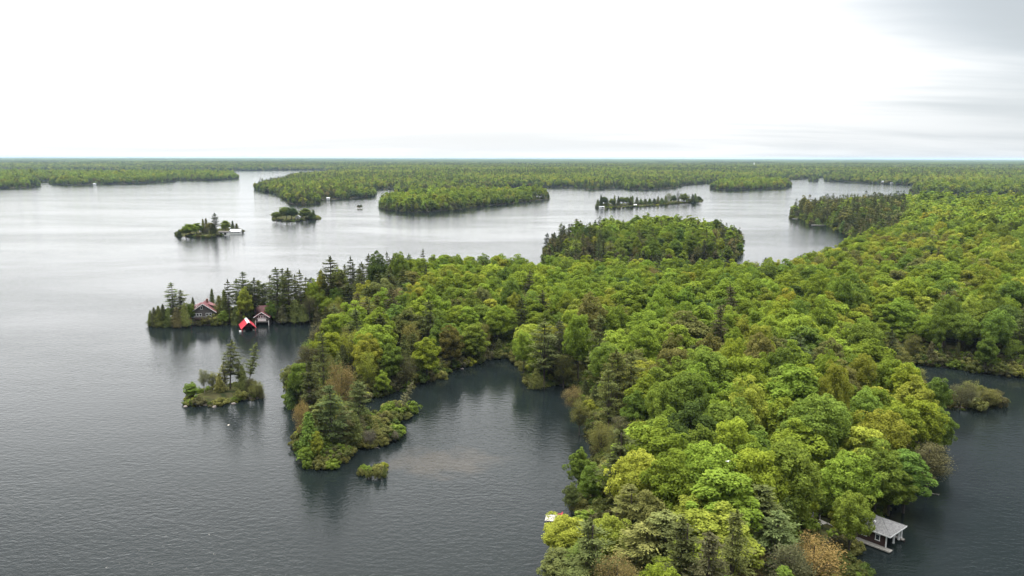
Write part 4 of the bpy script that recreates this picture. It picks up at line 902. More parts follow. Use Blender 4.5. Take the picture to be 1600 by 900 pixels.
def grove_mesh(seed, S=240., n=260):
    rng = np.random.default_rng(seed); V = []; F = []; var = []
    g = int(math.sqrt(n)); 
    for i in range(g):
        for j in range(g):
            x = (i + .5 + (rng.random() - .5) * .7) * S / g - S / 2; y = (j + .5 + (rng.random() - .5) * .7) * S / g - S / 2
            w = S / g * rng.uniform(.55, .8); h = rng.uniform(12, 19); b = len(V); m = 6; a0 = rng.random() * 6
            for zz_, rr_ in ((.15, .9), (.6, 1.), (.88, .6)):
                for q in range(m):
                    a = a0 + q * 6.283 / m; k = rr_ * w * rng.uniform(.8, 1.15); V.append((x + math.cos(a) * k, y + math.sin(a) * k, h * zz_ * rng.uniform(.93, 1.07)))
            V.append((x, y, h)); c = np.clip(rng.normal() * .25 + .5, 0, 1); var += [c] * (3 * m + 1)
            for L2 in range(2):
                for q in range(m): F.append((b + L2 * m + q, b + L2 * m + (q + 1) % m, b + (L2 + 1) * m + (q + 1) % m, b + (L2 + 1) * m + q))
            for q in range(m): F.append((b + 2 * m + q, b + 2 * m + (q + 1) % m, b + 3 * m, b + 3 * m))
    tri = [f[:3] for f in F if f[2] == f[3]]; qd = [f for f in F if f[2] != f[3]]
    return np_mesh('grove', V, [np.array(qd), np.array(tri)], [LEAF], var=var)
GM = [grove_mesh(i) for i in range(3)]
X1, Y1 = far_points(7900, 16000, 215, rf); X2, Y2 = far_points(15800, 38000, 520, rf)
X = np.r_[X1, X2]; Y = np.r_[Y1, Y2]; big = np.r_[np.ones(len(X1)), np.full(len(X2), 2.6)]
m = inside(FP, X, Y); X, Y, big = X[m], Y[m], big[m]; Z = LANDS['far'].h(X, Y)
nn_ = len(X); wv = roll_noise(X, Y, 900.) + rf.normal(size=nn_) * .4
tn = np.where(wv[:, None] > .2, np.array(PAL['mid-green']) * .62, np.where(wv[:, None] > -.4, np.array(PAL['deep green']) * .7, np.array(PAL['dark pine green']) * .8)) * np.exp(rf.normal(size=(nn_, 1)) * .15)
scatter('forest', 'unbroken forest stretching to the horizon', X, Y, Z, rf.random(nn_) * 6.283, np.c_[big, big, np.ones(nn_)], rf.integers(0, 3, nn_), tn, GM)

# low growth along the near shores and on the forest floor
ux = []; ur = np.random.default_rng(41)
for key, step, dm in (('main', 1.3, 1100), ('islet', 1.0, 900), ('hummock', 1.2, 900), ('inlet_islet', 1.3, 900), ('cottage_islet', 2.0, 2000), ('round_islet', 2.0, 2000), ('thin_island', 2.2, 2000), ('pine_island', 2.0, 900)):
    P = LANDS[key].poly; N_ = np.roll(P, -1, 0) - P
    for p, d in zip(P, N_):
        L = np.hypot(*d); nrm = np.array([-d[1], d[0]]) / (L + 1e-9)
        for q in range(max(1, int(L / step))):
            c = p + d * ur.random()
            if c[1] > dm or abs(c[0]) > c[1] * .75 + 20 or c[1] < 60: continue
            for sgn in (1, -1):
                e = c + nrm * sgn * ur.uniform(.3, 4.5 if key == 'main' else 3.0)
                if inside(P, e[:1], e[1:])[0]: ux.append((e[0], e[1], LANDS[key], ur.uniform(.7, 2.4) if key in ('main', 'pine_island') else ur.uniform(.9, 2.0) if key[-6:] == 'island' or key in ('cottage_islet', 'round_islet') else ur.uniform(.35, 1.2)))
g = LANDS['main']; P = g.poly; X = ur.uniform(-130, 420, 30000); Y = ur.uniform(150, 620, 30000); m = (np.abs(X) < Y * .72) & inside(P, X, Y); X, Y = X[m], Y[m]; d_ = shore_dist(P, X, Y); m = (d_ > 3.5) & (d_ < 14); X, Y = X[m], Y[m]
ux += [(a, b, g, ur.uniform(1.2, 2.6)) for a, b in zip(X, Y)]
X, Y = np.meshgrid(np.arange(-20, 130, 3.2), np.arange(80, 330, 3.2)); X = X.ravel() + ur.normal(size=X.size); Y = Y.ravel() + ur.normal(size=Y.size)
m = inside(g.poly, X, Y); X, Y = X[m], Y[m]
ux += [(a, b, g, ur.uniform(.5, 1.4)) for a, b in zip(X, Y)]
K_ = np.array([(a, b, r) for a, b, r in KEEP])
UX = np.array([(a, b) for a, b, _, _ in ux]); ok = np.ones(len(UX), bool)
for a, b, r in K_: ok &= (UX[:, 0] - a) ** 2 + (UX[:, 1] - b) ** 2 > (r * .8) ** 2
uz = np.zeros(len(UX)); hs_ = np.array([u[3] for u in ux])
for L in {id(u[2]): u[2] for u in ux}.values():
    s_ = np.array([u[2] is L for u in ux]); uz[s_] = L.h(UX[s_, 0], UX[s_, 1])
UX, uz, hs_ = UX[ok], uz[ok], hs_[ok]; n = len(UX)
uc = np.array([PAL[c] for c in ['olive', 'mid-green', 'cedar green', 'brown-green', 'deep green', 'yellow-green']])[ur.choice(6, n, p=[.25, .2, .2, .17, .12, .06])] * np.exp(ur.normal(size=(n, 1)) * .15)
print('undergrowth', n)
scatter('undergrowth', 'low bushes and saplings fringing the near shores', UX[:, 0], UX[:, 1], uz - .15, ur.random(n) * 6.283, np.c_[hs_ * .62, hs_ * .62, hs_ * .6], ur.integers(0, 3, n), uc, [f['whole'] for f in FORMS[S_]], cat='undergrowth')

# ------------------------------------------------------------------ buildings
def frame_window(mb_f, mb_g, c, w, h, face):
    """face: 'x+','x-','y+','y-' : trim and glass of one window on that side"""
    s = {'x+': (1, 0), 'x-': (-1, 0), 'y+': (0, 1), 'y-': (0, -1)}[face]; t = .12
    X = s[0] != 0
    def b(mb, du, dz, su, sz, off, th): mb.box((c[0] + s[0] * off + (0 if X else du), c[1] + s[1] * off + (du if X else 0), c[2] + dz), (th if X else su, su if X else th, sz))
    b(mb_f, 0, h / 2, w + 2 * t, t * 1.2, .03, .07); b(mb_f, 0, -h / 2, w + 2 * t, t * 1.2, .035, .09); b(mb_f, -w / 2, 0, t, h - t * .9, .03, .06); b(mb_f, w / 2, 0, t, h - t * .9, .03, .06)
    b(mb_g, 0, 0, w - t * .5, h - t * .5, .012, .03)
def add_window(parent, c, w, h, face, fm=WHITE, gm=GLASS):
    a, b = MB(), MB(); frame_window(a, b, c, w, h, face); f = a.build('window', fm, parent); b.build('pane', gm, f); return f
def gable_wall(w, l, hw, hr, z0=0.0):
    m = MB(); x, y = w / 2, l / 2
    P = [(-x, -y, z0), (x, -y, z0), (x, y, z0), (-x, y, z0), (-x, -y, hw), (x, -y, hw), (x, y, hw), (-x, y, hw), (0, -y, hr), (0, y, hr)]
    m.quadset(P, [(0, 1, 5, 8, 4), (2, 3, 7, 9, 6), (1, 2, 6, 5), (3, 0, 4, 7), (0, 3, 2, 1), (4, 8, 9, 7), (5, 6, 9, 8)]); return m
def gable_roof(w, l, hw, hr, over=.5, th=.16, lift=.03):
    k = (hr - hw) / (w / 2); x = w / 2 + over; y = l / 2 + over; m = MB()
    for s in (-1, 1): m.slab([(0, -y, hr + lift), (0, y, hr + lift), (s * x, y, hr + lift - k * x), (s * x, -y, hr + lift - k * x)], th)
    return m, k, x, y
def fascia(m, k, x, y, hr, side=-1, w=.28, lift=.03):
    for s in (-1, 1):
        L = math.hypot(x, k * x); a = math.atan2(k, 1) * s
        m.box((s * x / 2, side * (y + .04), hr + lift - k * x / 2 + .02), (L, .07, w), m=Matrix.Rotation(a, 4, 'Y'))
def yaw_of(a, b):
    return math.atan2(b[1] - a[1], b[0] - a[0])

# red roofed cottage on the peninsula
g = at(321, 499, 1.5); gz = max(.6, zland('main', *g))
co = empty('cottage', (g[0], g[1], gz), R(12)); tag(co, 'dark cottage with faded red gable roof among pines on the peninsula', 'cottage')
W_, L_, HW, HR = 10.2, 9.0, 4.6, 8.2
gable_wall(W_, L_, HW, HR, -.8).build('wall', SLATE_WALL, co)
rm, k_, x_, y_ = gable_roof(W_, L_, HW, HR, .7, .18); rf_ = rm.build('roof', DUSTY_RED, co)
ch = MB(); ch.box((1.0, 1.5, HR + .35), (.9, .9, 1.6)); ch.box((1.0, 1.5, HR + 1.2), (1.1, 1.1, .12)); ch.build('chimney', STONE_WALL, rf_)
fs = MB(); fascia(fs, k_, x_, y_, HR); fs.build('bargeboard', WHITE, rf_)
dm = MB(); dm.slab([(-1.6, -1.5, HR - .6), (-1.6, 3.5, HR - .6), (-4.4, 3.5, HR - 1.8), (-4.4, -1.5, HR - 1.8)], .15); dm.slab([(1.6, -1.5, HR - .75), (4.6, -1.5, HR - 1.9), (4.6, 3.8, HR - 1.9), (1.6, 3.8, HR - .75)], .15); dm.build('dormer', DUSTY_RED, rf_)
for cx_ in (-3.6, -2.4, -1.2, 1.6, 3.0): add_window(co, (cx_, -L_ / 2, 3.3), .95, 1.15, 'y-')
add_window(co, (-.6, -L_ / 2, 6.4), .8, 1.3, 'y-')
bd = MB(); bd.box((0, -L_ / 2 - .06, 2.3), (W_ + .1, .1, .16)); bd.build('trim_board', WHITE, co)
ls = MB(); ls.box((-W_ / 2 - 1.1, -1.2, 1.6), (2.1, 6.2, 4.2)); ls.build('side_porch', BRIGHT_RED, co)
lr = MB(); lr.slab([(-W_ / 2 - .72, -4.8, 4.55), (-W_ / 2 - 2.6, -4.8, 3.85), (-W_ / 2 - 2.6, 2.3, 3.85), (-W_ / 2 - .72, 2.3, 4.55)], .14); lr.build('porch_roof', DUSTY_RED, co)
dk = MB(); dk.box((.8, -L_ / 2 - 1.3, 1.75), (8.2, 2.2, .16))
for x0 in (-3, -.5, 2, 4.6): dk.box((x0, -L_ / 2 - 2.2, .5), (.16, .16, 2.5))
for x0 in np.linspace(-3.2, 4.8, 14): dk.box((x0, -L_ / 2 - 2.35, 2.3), (.06, .06, .9))
dk.box((.8, -L_ / 2 - 2.35, 2.8), (8.2, .08, .08)); dk.build('deck', DARK_WOOD, co)

# bright red boathouse, ridge running down towards the water
a, b = at(383, 496, 3.6), at(390, 507.5, 3.6); yw = yaw_of(b, a) - R(90); c = a * .5 + b * .5
bh = empty('boathouse', (c[0], c[1], 0.0), yw); tag(bh, 'bright red metal boathouse with pale ridge stripe on the peninsula shore', 'boathouse')
W_, L_, HW, HR = 5.4, 10.0, 1.5, 4.0
wl_ = MB(); wl_.box((-W_ / 2, 0, .7), (.16, L_, 1.6)); wl_.box((W_ / 2, 0, .7), (.16, L_, 1.6)); wl_.box((0, L_ / 2, .9), (W_ - .2, .16, 1.9)); wl_.build('wall', BRIGHT_RED, bh)
rm, k_, x_, y_ = gable_roof(W_, L_, HW, HR, .45, .12, .05); rf_ = rm.build('roof', BRIGHT_RED, bh)
st = MB()
for s in (-1, 1): st.slab([(0, -y_ - .02, HR + .2), (0, y_ + .02, HR + .2), (s * .62, y_ + .02, HR + .2 - k_ * .62), (s * .62, -y_ - .02, HR + .2 - k_ * .62)], .03)
st.build('ridge_stripe', WHITE, rf_)
gp = MB(); gp.quadset([(-W_ / 2 + .1, L_ / 2 - .2, 1.5), (W_ / 2 - .1, L_ / 2 - .2, 1.5), (0, L_ / 2 - .2, HR - .1), (-W_ / 2 + .1, L_ / 2, 1.5), (W_ / 2 - .1, L_ / 2, 1.5), (0, L_ / 2, HR - .1)], [(0, 1, 2), (5, 4, 3), (0, 3, 4, 1), (1, 4, 5, 2), (2, 5, 3, 0)]); gp.build('gable_panel', DARK_WOOD, bh)
fl = MB(); fl.box((-W_ / 2 + .6, -.4, .25), (1.0, L_, .2)); fl.box((W_ / 2 - .6, -.4, .25), (1.0, L_, .2)); fl.build('walkway', GREY_WOOD, bh)
db = MB(); db.box((-W_ / 2 - 1.0, -L_ / 2 - .6, .3), (.9, .7, .5)); db.box((-W_ / 2 - 1.0, -L_ / 2 - .6, .62), (.98, .78, .1)); tagd = db.build('dock_box', WHITE); tagd.matrix_world = bh.matrix_world
tagd.location = (c[0], c[1], 0.0); tagd.rotation_euler = (0, 0, yw); tag(tagd, 'small white dock box at the red boathouse corner', 'box')

# grey boathouse with faded red roof
c = at(413, 502, 1.0); b2 = empty('boathouse', (c[0], c[1], 0.0), R(4)); tag(b2, 'two-storey grey boathouse with faded red roof and white balcony panel', 'boathouse')
W_, L_, HW, HR = 6.0, 8.0, 4.0, 6.0
sw = MB(); sw.box((-W_ / 2, 0, 1.0), (.2, L_, 2.4)); sw.box((W_ / 2, 0, 1.0), (.2, L_, 2.4)); sw.box((0, L_ / 2, 1.0), (W_ - .24, .2, 2.4)); sw.build('slip_wall', DARK_WOOD, b2)
up = gable_wall(W_, L_, HW, HR, 2.22); up.build('wall', SLATE_WALL, b2)
rm, k_, x_, y_ = gable_roof(W_, L_, HW, HR, .6, .16); rf_ = rm.build('roof', DUSTY_RED, b2)
fs = MB(); fascia(fs, k_, x_, y_, HR); fs.build('bargeboard', WHITE, rf_)
for cx_ in (-1.0, 0, 1.0): add_window(b2, (cx_, -L_ / 2, 3.9), .85, 1.0, 'y-')
bp_ = MB(); bp_.box((0, -L_ / 2 - .12, 2.45), (3.6, .12, 1.0)); bp_.box((0, -L_ / 2 - .12, 3.15), (4.2, .14, .12)); bp_.build('balcony_panel', WHITE, b2)
for s in (-1, 1):
    q = MB(); q.box((s * (W_ / 2 - .1), -L_ / 2 - .15, .8), (.24, .24, 2.8)); q.build('post', WHITE, b2)
gd_ = MB(); gd_.box((0, -L_ / 2 - .1, 1.65), (W_ - .4, .12, .5)); gd_.build('slip_header', GREY_WOOD, b2)

# brick annex behind it and the thin board dock
c = at(412, 497, 2.0) + np.array([0, 7.5]); an = empty('boat_shed', (c[0], c[1], .8), R(94)); tag(an, 'low brick shed with red roof hidden behind the grey boathouse', 'shed')
gable_wall(6, 10.5, 3.6, 5.6, -.6).build('wall', STONE_WALL, an); rm, k_, x_, y_ = gable_roof(6, 10.5, 3.6, 5.6, .5, .15); rm.build('roof', DUSTY_RED, an)
add_window(an, (0, -5.25, 2.2), 1.0, 1.0, 'y-')
def plank_dock(name, label, a, b, width, z, mat=GREY_WOOD, cat='dock', legs=True, parent=None):
    a, b = np.array(a), np.array(b); L = np.hypot(*(b - a)); o = empty(name, (*((a + b) / 2), 0.0), yaw_of(a, b)); tag(o, label, cat)
    m = MB(); n = max(2, int(L / .32)); rr_ = random.Random(n)
    for i in range(n): m.box((-L / 2 + (i + .5) * L / n, 0, z + rr_.uniform(-.008, .008)), (L / n - .03, width * rr_.uniform(.985, 1.01), .06))
    m.build('deck_boards', mat, o)
    s = MB()
    for y in (-width * .4, width * .4): s.box((0, y, z - .115), (L - .1, .12, .16))
    s.build('stringers', DARK_WOOD, o)
    if legs:
        for x in (-L / 2 + .3, L / 2 - .3):
            for y in (-width / 2 - .04, width / 2 + .04):
                q = MB(); q.bar((x, y, -.8), (x, y, z + .35), .07, .07, 8); q.build('post', mat, o)
    return o
plank_dock('dock', 'thin pale board dock right of the grey boathouse', at(433, 502, .4), at(438, 505, .4), .9, .4)

# white boathouses and cottage on the far islet
def small_house(name, label, cat, px, py, z, yaw, w, l, hw, hr, wallm, roofm, wins=(), doors=(), land=None):
    c = at(px, py, z); o = empty(name, (c[0], c[1], z), yaw); tag(o, label, cat)
    gable_wall(w, l, hw, hr, -.8).build('wall', wallm, o)
    rm, k_, x_, y_ = gable_roof(w, l, hw, hr, .5, .18); r = rm.build('roof', roofm, o); f_ = MB(); fascia(f_, k_, x_, y_, hr); f_.build('bargeboard', WHITE, r)
    for wx, wz, ww, wh, fc in wins:
        cc = (wx, -l / 2, wz) if fc == 'y-' else (w / 2 if fc == 'x+' else -w / 2, wx, wz)
        add_window(o, cc, ww, wh, fc)
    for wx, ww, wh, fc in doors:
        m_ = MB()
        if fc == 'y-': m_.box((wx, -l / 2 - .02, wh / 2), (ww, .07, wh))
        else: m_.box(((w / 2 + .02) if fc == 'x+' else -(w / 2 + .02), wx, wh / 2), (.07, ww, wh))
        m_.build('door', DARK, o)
    return o
GREYROOF = rough_mat('grey metal roofing', (0.33, 0.34, 0.35), (0.25, 0.26, 0.27), 1.0, 0.5, (1, .2, 1), spec=.5)
small_house('boathouse', 'white boathouse with two dark boat doors on the cottage islet', 'boathouse', 350.5, 366.5, .7, R(-88), 6, 9, 2.6, 3.3, WHITE, SLATE_WALL, doors=[(-2.0, 2.0, 2.1, 'x+'), (1.8, 2.0, 2.1, 'x+')], wins=[])
small_house('boathouse', 'long white boathouse with grey roof at the right tip of islet', 'boathouse', 369, 364.5, .7, R(-86), 6, 10, 2.0, 4.0, WHITE, GREYROOF, wins=[(-3, 1.1, 1.0, .6, 'x+'), (3, 1.1, 1.0, .6, 'x+')])
small_house('cottage', 'small white cottage half hidden by trees on the cottage islet', 'cottage', 318, 362.5, 1.8, R(6), 6, 7, 2.8, 5.2, WHITE, GREYROOF, wins=[(-1.5, 1.6, 1, 1, 'y-'), (1.5, 1.6, 1, 1, 'y-')])
small_house('cottage', 'tiny pale cottage between the humps of the small islet', 'cottage', 466, 342.3, 1.6, R(4), 5, 6, 2.6, 4.4, WHITE, GREYROOF, wins=[(0, 1.5, 1.4, 1, 'y-')])
small_house('cottage', 'white cottage with pale roof near right end of the thin island', 'cottage', 1066, 314.8, 1.6, R(-80), 6, 9, 2.6, 4.2, WHITE, WHITE, wins=[(-3, 1.8, 1.4, 1.1, 'x+'), (2.5, 1.8, 1.4, 1.1, 'x+')], doors=[(0, 1.2, 2.1, 'x+')])
small_house('boathouse', 'low white boathouse at the left tip of the thin island', 'boathouse', 940, 325, .6, R(-84), 5, 7, 1.6, 2.6, WHITE, GREYROOF, doors=[(1, 3, 1.7, 'x+')])
small_house('boathouse', 'little white boathouse in the gap of the thin island', 'boathouse', 992.5, 322.3, .6, R(-84), 4, 3.5, 2.0, 3.0, WHITE, WHITE, doors=[(0, 2.4, 2.2, 'x+')])
small_house('house', 'white waterside house with pale roof across the far right bay', 'house', 1381, 286.2, 1.8, R(-85), 9, 13, 4, 7, WHITE, GREYROOF, wins=[(-4, 2.2, 2, 1.4, 'x+'), (3, 2.2, 2, 1.4, 'x+')])
small_house('house', 'small white house left of the larger one on the far bay', 'house', 1364, 285.6, 1.5, R(-85), 5, 6, 3, 5, WHITE, WHITE, wins=[(0, 1.7, 2, 1.2, 'x+')])
small_house('house', 'low white house on the water right of the far bay house', 'house', 1393, 287.2, 1.2, R(-85), 5, 8, 2.2, 3.6, WHITE, GREYROOF, doors=[(0, 3, 1.8, 'x+')])
small_house('cottage', 'pale cottage on the shore of the wooded headland, left of centre', 'cottage', 513, 311.5, 1.2, R(-85), 5, 5, 2.2, 3.6, WHITE, GREYROOF, wins=[(0, 1.3, 2.4, .9, 'x+')])
small_house('house', 'pale house low on the shore of the upper left land', 'house', 148, 288.6, 1.2, R(-88), 5, 6, 2.2, 3.8, WHITE, GREYROOF, wins=[(-1, 1.3, 2, .9, 'x+')])
small_house('house', 'white house on the far shore above the long island', 'house', 768, 303.0 - 12, 2.0, R(-88), 5, 7, 2.6, 4.2, WHITE, WHITE, wins=[(0, 1.5, 3, 1, 'x+')])
# pale tower beyond the forest
g = at(1178, 262.5, 12); tw = empty('tower', (g[0], g[1], 10)); tag(tw, 'slim pale tower rising above the distant forest', 'tower')
m = MB(); m.bar((0, 0, -6), (0, 0, 30), 3.0, 2.4, 14); m.build('shaft', WHITE, tw); m = MB(); m.bar((0, 0, 30.05), (0, 0, 33), 3.6, 3.8, 14); m.bar((0, 0, 33.05), (0, 0, 36), 3.8, .6, 14); m.build('cap', WHITE, tw)

# near boathouse: grey hip roof over the water, dark walls, white trim
A = np.array([72.9, 141.8]); B = np.array([78.3, 146.4]); u = (B - A) / np.hypot(*(B - A)); v = np.array([-u[1], u[0]])
Wd, Ld = 7.1, 9.2; c = A + u * Wd / 2 + v * Ld / 2; yw = math.atan2(u[1], u[0])
nb = empty('boathouse', (c[0], c[1], 0.0), yw); tag(nb, 'boathouse with grey shingled hip roof and white-trimmed dark walls', 'boathouse')
E, X_, Y_ = 3.1, Wd / 2, Ld / 2; RZ = 4.5
ro = MB(); ry = Y_ - X_ * .95
ro.slab([(-X_, -Y_, E), (X_, -Y_, E), (0, -ry, RZ)], .13); ro.slab([(X_, -Y_, E), (X_, Y_, E), (0, ry, RZ), (0, -ry, RZ)], .13)
ro.slab([(X_, Y_, E), (-X_, Y_, E), (0, ry, RZ)], .13); ro.slab([(-X_, Y_, E), (-X_, -Y_, E), (0, -ry, RZ), (0, ry, RZ)], .13)
rr2 = ro.build('roof', SHINGLE, nb)
ev = MB(); ev.box((0, -Y_ - .03, E - .02), (Wd + .12, .08, .26)); ev.box((0, Y_ + .03, E - .02), (Wd + .12, .08, .26)); ev.box((-X_ - .03, 0, E - .02), (.08, Ld - .04, .26)); ev.box((X_ + .03, 0, E - .02), (.08, Ld - .04, .26)); ev.build('eave_board', WHITE, rr2)
vt = MB(); vt.box((-1.6, -.6, E + 1.15), (.3, .3, .25)); vt.build('vent', WHITE, rr2)
wx_, wy = X_ - .55, Y_ - .9
wa = MB(); wa.box((-wx_, .05, 1.75), (.16, 2 * wy - .1, 2.4)); wa.box((wx_, .9, 1.75), (.16, 2 * wy - 1.6, 2.4)); wa.box((0, wy + .1, 1.75), (2 * wx_ + .14, .14, 2.4)); wa.build('wall', DARK_WOOD, nb)
for yy_ in (-2.0, 0.6): add_window(nb, (-wx_ - .08, yy_, 1.95), .8, 1.15, 'x-')
fr = MB(); fr.box((-wx_ - .02, -wy + .05, 1.72), (.2, .2, 2.5)); fr.build('corner_post', WHITE, nb)
for px_ in (-.3, 1.9, wx_ + .1):
    q = MB(); q.box((px_, -wy - .2, 1.75), (.26, .26, 2.45)); q.box((px_, -wy - .2, .62), (.34, .34, .2)); q.build('column', WHITE, nb)
dd_ = MB()
for s, wdt in ((-1, 1.15),):
    n = 30
    for i in range(n): dd_.box((-wx_ - .62, -Y_ + (i + .5) * (Ld + .6) / n - .3, .45), (wdt, (Ld + .6) / n - .025, .07))
for i in range(6): dd_.box((wx_ - .2 + .9 * 0 + .1, -Y_ + (i + .5) * 1.5, .45), (.9, 1.47, .07))
dd_.box((0, wy - .8, .45), (2 * wx_ - 1.5, 1.4, .07)); dd_.build('deck_boards', GREY_WOOD, nb)
rim = MB(); rim.box((-wx_ - 1.23, 0, .36), (.07, Ld + .6, .28)); rim.box((-wx_ - .62, -Y_ - .33, .36), (1.2, .07, .28)); rim.build('deck_edge', PALEWOOD, nb)
for x0 in (-wx_ - 1.0, wx_):
    for y0 in (-Y_, -1.0, 2.6):
        q = MB(); q.bar((x0, y0, -1.2), (x0, y0, .3), .12, .12, 8); q.build('piling', DARK_WOOD, nb)
slip = MB(); slip.box((0, -.3, .06), (2 * wx_ - 1.4, .1, .02)); 
# walkway ashore
e1 = c + v * (Ld / 2 + .1) - u * (wx_ + .5); e2 = at(1292, 818.5, 1.1); z2 = 1.2
def ramp(name, label, a, za, b, zb, width, mat, cat):
    a, b = np.array(a), np.array(b); L = np.hypot(*(b - a)); o = empty(name, (a[0], a[1], za), yaw_of(a, b)); tag(o, label, cat); sl = math.atan2(zb - za, L)
    M_ = Matrix.Rotation(-sl, 4, 'Y'); m = MB(); n = int(L / .3)
    for i in range(n):
        t = (i + .5) / n; m.box((t * L, 0, (zb - za) * t), (L / n - .025, width, .06), m=M_)
    m.build('deck_boards', mat, o); s = MB()
    for y in (-width * .45, width * .45): s.box((L / 2, y, (zb - za) / 2 - .14), (math.hypot(L, zb - za) - .1, .1, .2), m=M_)
    s.build('stringers', mat, o)
    for i in range(4):
        t = (i + .5) / 4
        for y in (-width / 2 - .03, width / 2 + .03):
            q = MB(); q.box((t * L, y, (zb - za) * t - .6), (.11, .11, 1.3)); q.build('post', mat, o)
    return o
ramp('walkway', 'narrow bleached wooden walkway leading from shore to grey-roofed boathouse', e1, .5, e2, z2, 1.0, PALEWOOD, 'walkway')
ld = empty('landing', (at(1281, 816, 1.4)[0], at(1281, 816, 1.4)[1], 1.35), R(28)); tag(ld, 'bleached stepped landing at the shore end of the walkway', 'landing')
m = MB(); m.box((0, 0, 0), (2.4, 2.0, .1)); m.build('platform', PALEWOOD, ld)
for i in range(4):
    q = MB(); q.box((-.3 - .05 * i, -1.15 - .3 * i, -.22 * (i + 1)), (1.2, .34, .07)); q.build('step', PALEWOOD, ld)
for x0, y0, h0 in ((-1.1, .9, 2.2), (-1.9, .4, 1.9), (1.1, .9, .9)):
    q = MB(); q.box((x0, y0, h0 / 2 - .6), (.14, .14, h0 + 1.1)); q.build('post', PALEWOOD, ld)

# floating dock with red chairs
p1, p2, p3 = at(849, 815.5, .35), at(855.5, 806.5, .35), at(878, 808, .35); c = (p1 + p3) / 2 + np.array([.4, .6]); yw = yaw_of(p2, p3)
fd = plank_dock('dock', 'pale square floating dock with a red chair at the near shore', c - np.array([math.cos(yw), math.sin(yw)]) * 1.9, c + np.array([math.cos(yw), math.sin(yw)]) * 1.9, 3.0, .36, PALEWOOD)
def chair(x, y, z, yaw, label):
    o = empty('chair', (x, y, z), yaw); tag(o, label, 'chair', 'red chairs on the floating dock')
    s = MB()
    for i in range(5): s.box((0, -.28 + i * .13, .36 - i * .025), (.56, .115, .025))
    s.build('seat', RED_PLASTIC, o); b_2 = MB(); Mb = Matrix.Rotation(R(-22), 4, 'X')
    for i in range(5): b_2.box((-.22 + i * .11, .42, .68 + .04 * (2 - abs(i - 2))), (.1, .025, .78 + .08 * (2 - abs(i - 2))), m=Mb)
    b_2.build('backrest', RED_PLASTIC, o)
    for sx in (-1, 1):
        a_ = MB(); a_.box((sx * .36, -.02, .58), (.14, .72, .03)); a_.build('armrest', RED_PLASTIC, o)
        for yy in (-.32, .3):
            l2 = MB(); l2.box((sx * .33, yy, .28), (.05, .09, .56)); l2.build('leg', RED_PLASTIC, o)
ca, sa = math.cos(yw), math.sin(yw)
chair(c[0] + ca * 1.1 - sa * .55, c[1] + sa * 1.1 + ca * .55, .39, yw - R(70), 'red slatted chair at the back of the floating dock')
chair(c[0] + ca * 1.15 + sa * .75, c[1] + sa * 1.15 - ca * .75, .39, yw - R(110), 'red slatted chair at the front of the floating dock')
# long pale dock in the right bay and the one by the thin point
plank_dock('dock', 'long pale dock under the trees at the right bay shore', at(1268, 351.5, .5), at(1290, 351.8, .5), 3.0, .55, PALEWOOD)
plank_dock('dock', 'small pale dock at the point of the right bay', at(1238, 341.8, .5), at(1246, 342.3, .5), 3.0, .5, PALEWOOD)

# ------------------------------------------------------------------ logs, rocks, gull
def log(label, a, b, r, z=.05, br=2, seed=0):
    rg = random.Random(seed); m = MB(); a, b = np.array(a), np.array(b); d = b - a; n = np.array([-d[1], d[0]]) / (np.hypot(*d) + 1e-6)
    P = [Vector((*(a + d * t + n * rg.uniform(-.25, .25) * (0 < t < 1)), z + rg.uniform(-.04, .08))) for t in (0, .3, .6, 1)]
    for i in range(3): m.bar(P[i], P[i + 1], r * (1 - i * .22), r * (1 - (i + 1) * .22), 7)
    for i in range(br):
        s = P[1].lerp(P[3], rg.random()); m.bar(s, s + Vector((*(n * rg.choice((-1, 1)) * rg.uniform(.8, 1.6) + d / np.hypot(*d) * .6), rg.uniform(.1, .6))), r * .35, r * .12, 5)
    o = m.build('fallen_log', PALE_BARK, None, True); tag(o, label, 'log', 'fallen logs in the water'); return o
log('pale fallen log lying in the dark head of the right inlet', at(1452, 570.5), at(1494, 571.5), .16, seed=1)
log('short pale drifting log left of the longer one in the inlet', at(1436, 569.5), at(1450, 571), .13, br=1, seed=2)
log('broken pale log floating above the inlet islet', at(1456, 594), at(1478, 597.5), .14, seed=3)
log('bare log jutting from shore above the grey-roofed boathouse', at(1448, 769), at(1468, 774), .12, z=.12, seed=4)
log('thin grey log in the gap below the low point', at(573, 701), at(590, 699.5), .13, seed=5)
log('bare log lying on the right inlet bank', at(1518, 580, .2), at(1552, 583.5, .2), .14, z=.2, seed=6)
def rock(name, label, x, y, z, s, seed, cat='rock', mat=GRANITE, flat=.5, group='granite boulders along the shore'):
    rg = np.random.default_rng(seed); V = fib(60, rg, -1.0); V = unit(V + rg.normal(size=V.shape) * .12)
    import bmesh
    bm = bmesh.new()
    for p in V * np.array([s, s * rg.uniform(.6, .9), s * flat]) * (1 + rg.normal(size=(60, 1)) * .08): bm.verts.new(p)
    bmesh.ops.convex_hull(bm, input=bm.verts); 
    me = bpy.data.meshes.new(name); bm.to_mesh(me); bm.free(); me.materials.append(mat); o = link(name, me); o.location = (x, y, z); o.rotation_euler = (0, 0, rg.random() * 6)
    tag(o, label, cat, group); return o
g = at(357, 664); rock('rock', 'pale rock just breaking the water below the rocky islet', g[0], g[1], -.08, .6, 1, mat=PALE_BARK, flat=.3, group=None)
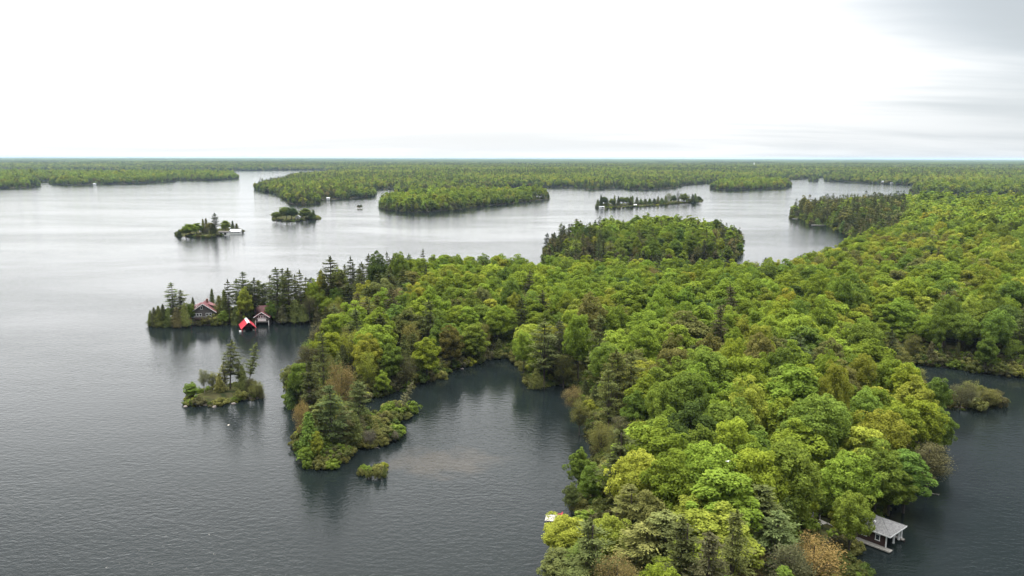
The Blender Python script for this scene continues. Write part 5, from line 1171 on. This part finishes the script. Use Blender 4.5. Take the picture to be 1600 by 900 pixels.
rks = [('largest pale boulder at the head of the cove bank', 741, 567, .9), ('left boulder of the cove bank, under leaning trees', 722, 577, .7), ('low boulder between the two cove bank trees', 757, 562.5, .8), ('boulder at the left end of the rocky islet', 290, 636, .8), ('flat boulder below the centre of the rocky islet', 335, 636.5, .9),
       ('boulder on the rocky islet shore, below the tallest pine', 365, 631.5, .8), ('boulder at the right end of the rocky islet', 402, 622.5, .7), ('grey boulder on the dark channel bank of the headland', 572, 626, .9), ('pale boulder further right on the dark channel bank', 586, 620, .7),
       ('boulder at the foot of the cottage peninsula lawn', 345, 508, .9), ('boulder on the peninsula shore right of the board dock', 455, 503.5, 1.0), ('second boulder right of the board dock', 478, 502, .9), ('small boulder by the tip of the low point', 500, 731, .6)]
for i, (lb, px, py, s) in enumerate(rks):
    g = at(px, py); rock('boulder', lb, g[0], g[1], .12, s, 20 + i, cat='boulder')
# gull over the trees
g = at(1137, 721, 27.0); gu = empty('gull', (g[0], g[1], 27.0), R(20)); tag(gu, 'white gull flying low over the nearest broad wood', 'gull')
m = MB(); m.bar((0, -.28, 0), (0, 0, .01), .03, .09, 8); m.bar((0, 0, .01), (0, .24, .03), .09, .055, 8); m.bar((0, .24, .03), (0, .34, .03), .055, .012, 8)
for s in (-1, 1):
    m.slab([(s * .05, -.1, .04), (s * .05, .12, .04), (s * .42, .10, .16), (s * .42, -.06, .16)], .02); m.slab([(s * .42, -.06, .16), (s * .42, .10, .16), (s * .78, -.08, .10)], .015)
m.slab([(-.04, -.24, 0), (.04, -.24, 0), (.09, -.42, 0), (-.09, -.42, 0)], .012); m.build('body', FEATHER, gu); gu.scale = (.65, .65, .65)

# ------------------------------------------------------------------ haze
hz = MB(); hz.box((0, 19000, 44.0), (100000, 50000, 92.0))
VM, n_, l_ = new_mat('thin summer haze'); o_ = n_.new('ShaderNodeOutputMaterial'); v_ = n_.new('ShaderNodeVolumePrincipled'); l_.new(v_.outputs[0], o_.inputs['Volume'])
v_.inputs['Color'].default_value = (0.60, 0.80, 1.0, 1); v_.inputs['Density'].default_value = 0.00003; v_.inputs['Anisotropy'].default_value = 0.2
hob = hz.build('haze', VM); tag(hob, 'thin pale summer haze over lake and far forest', 'haze', kind='stuff')
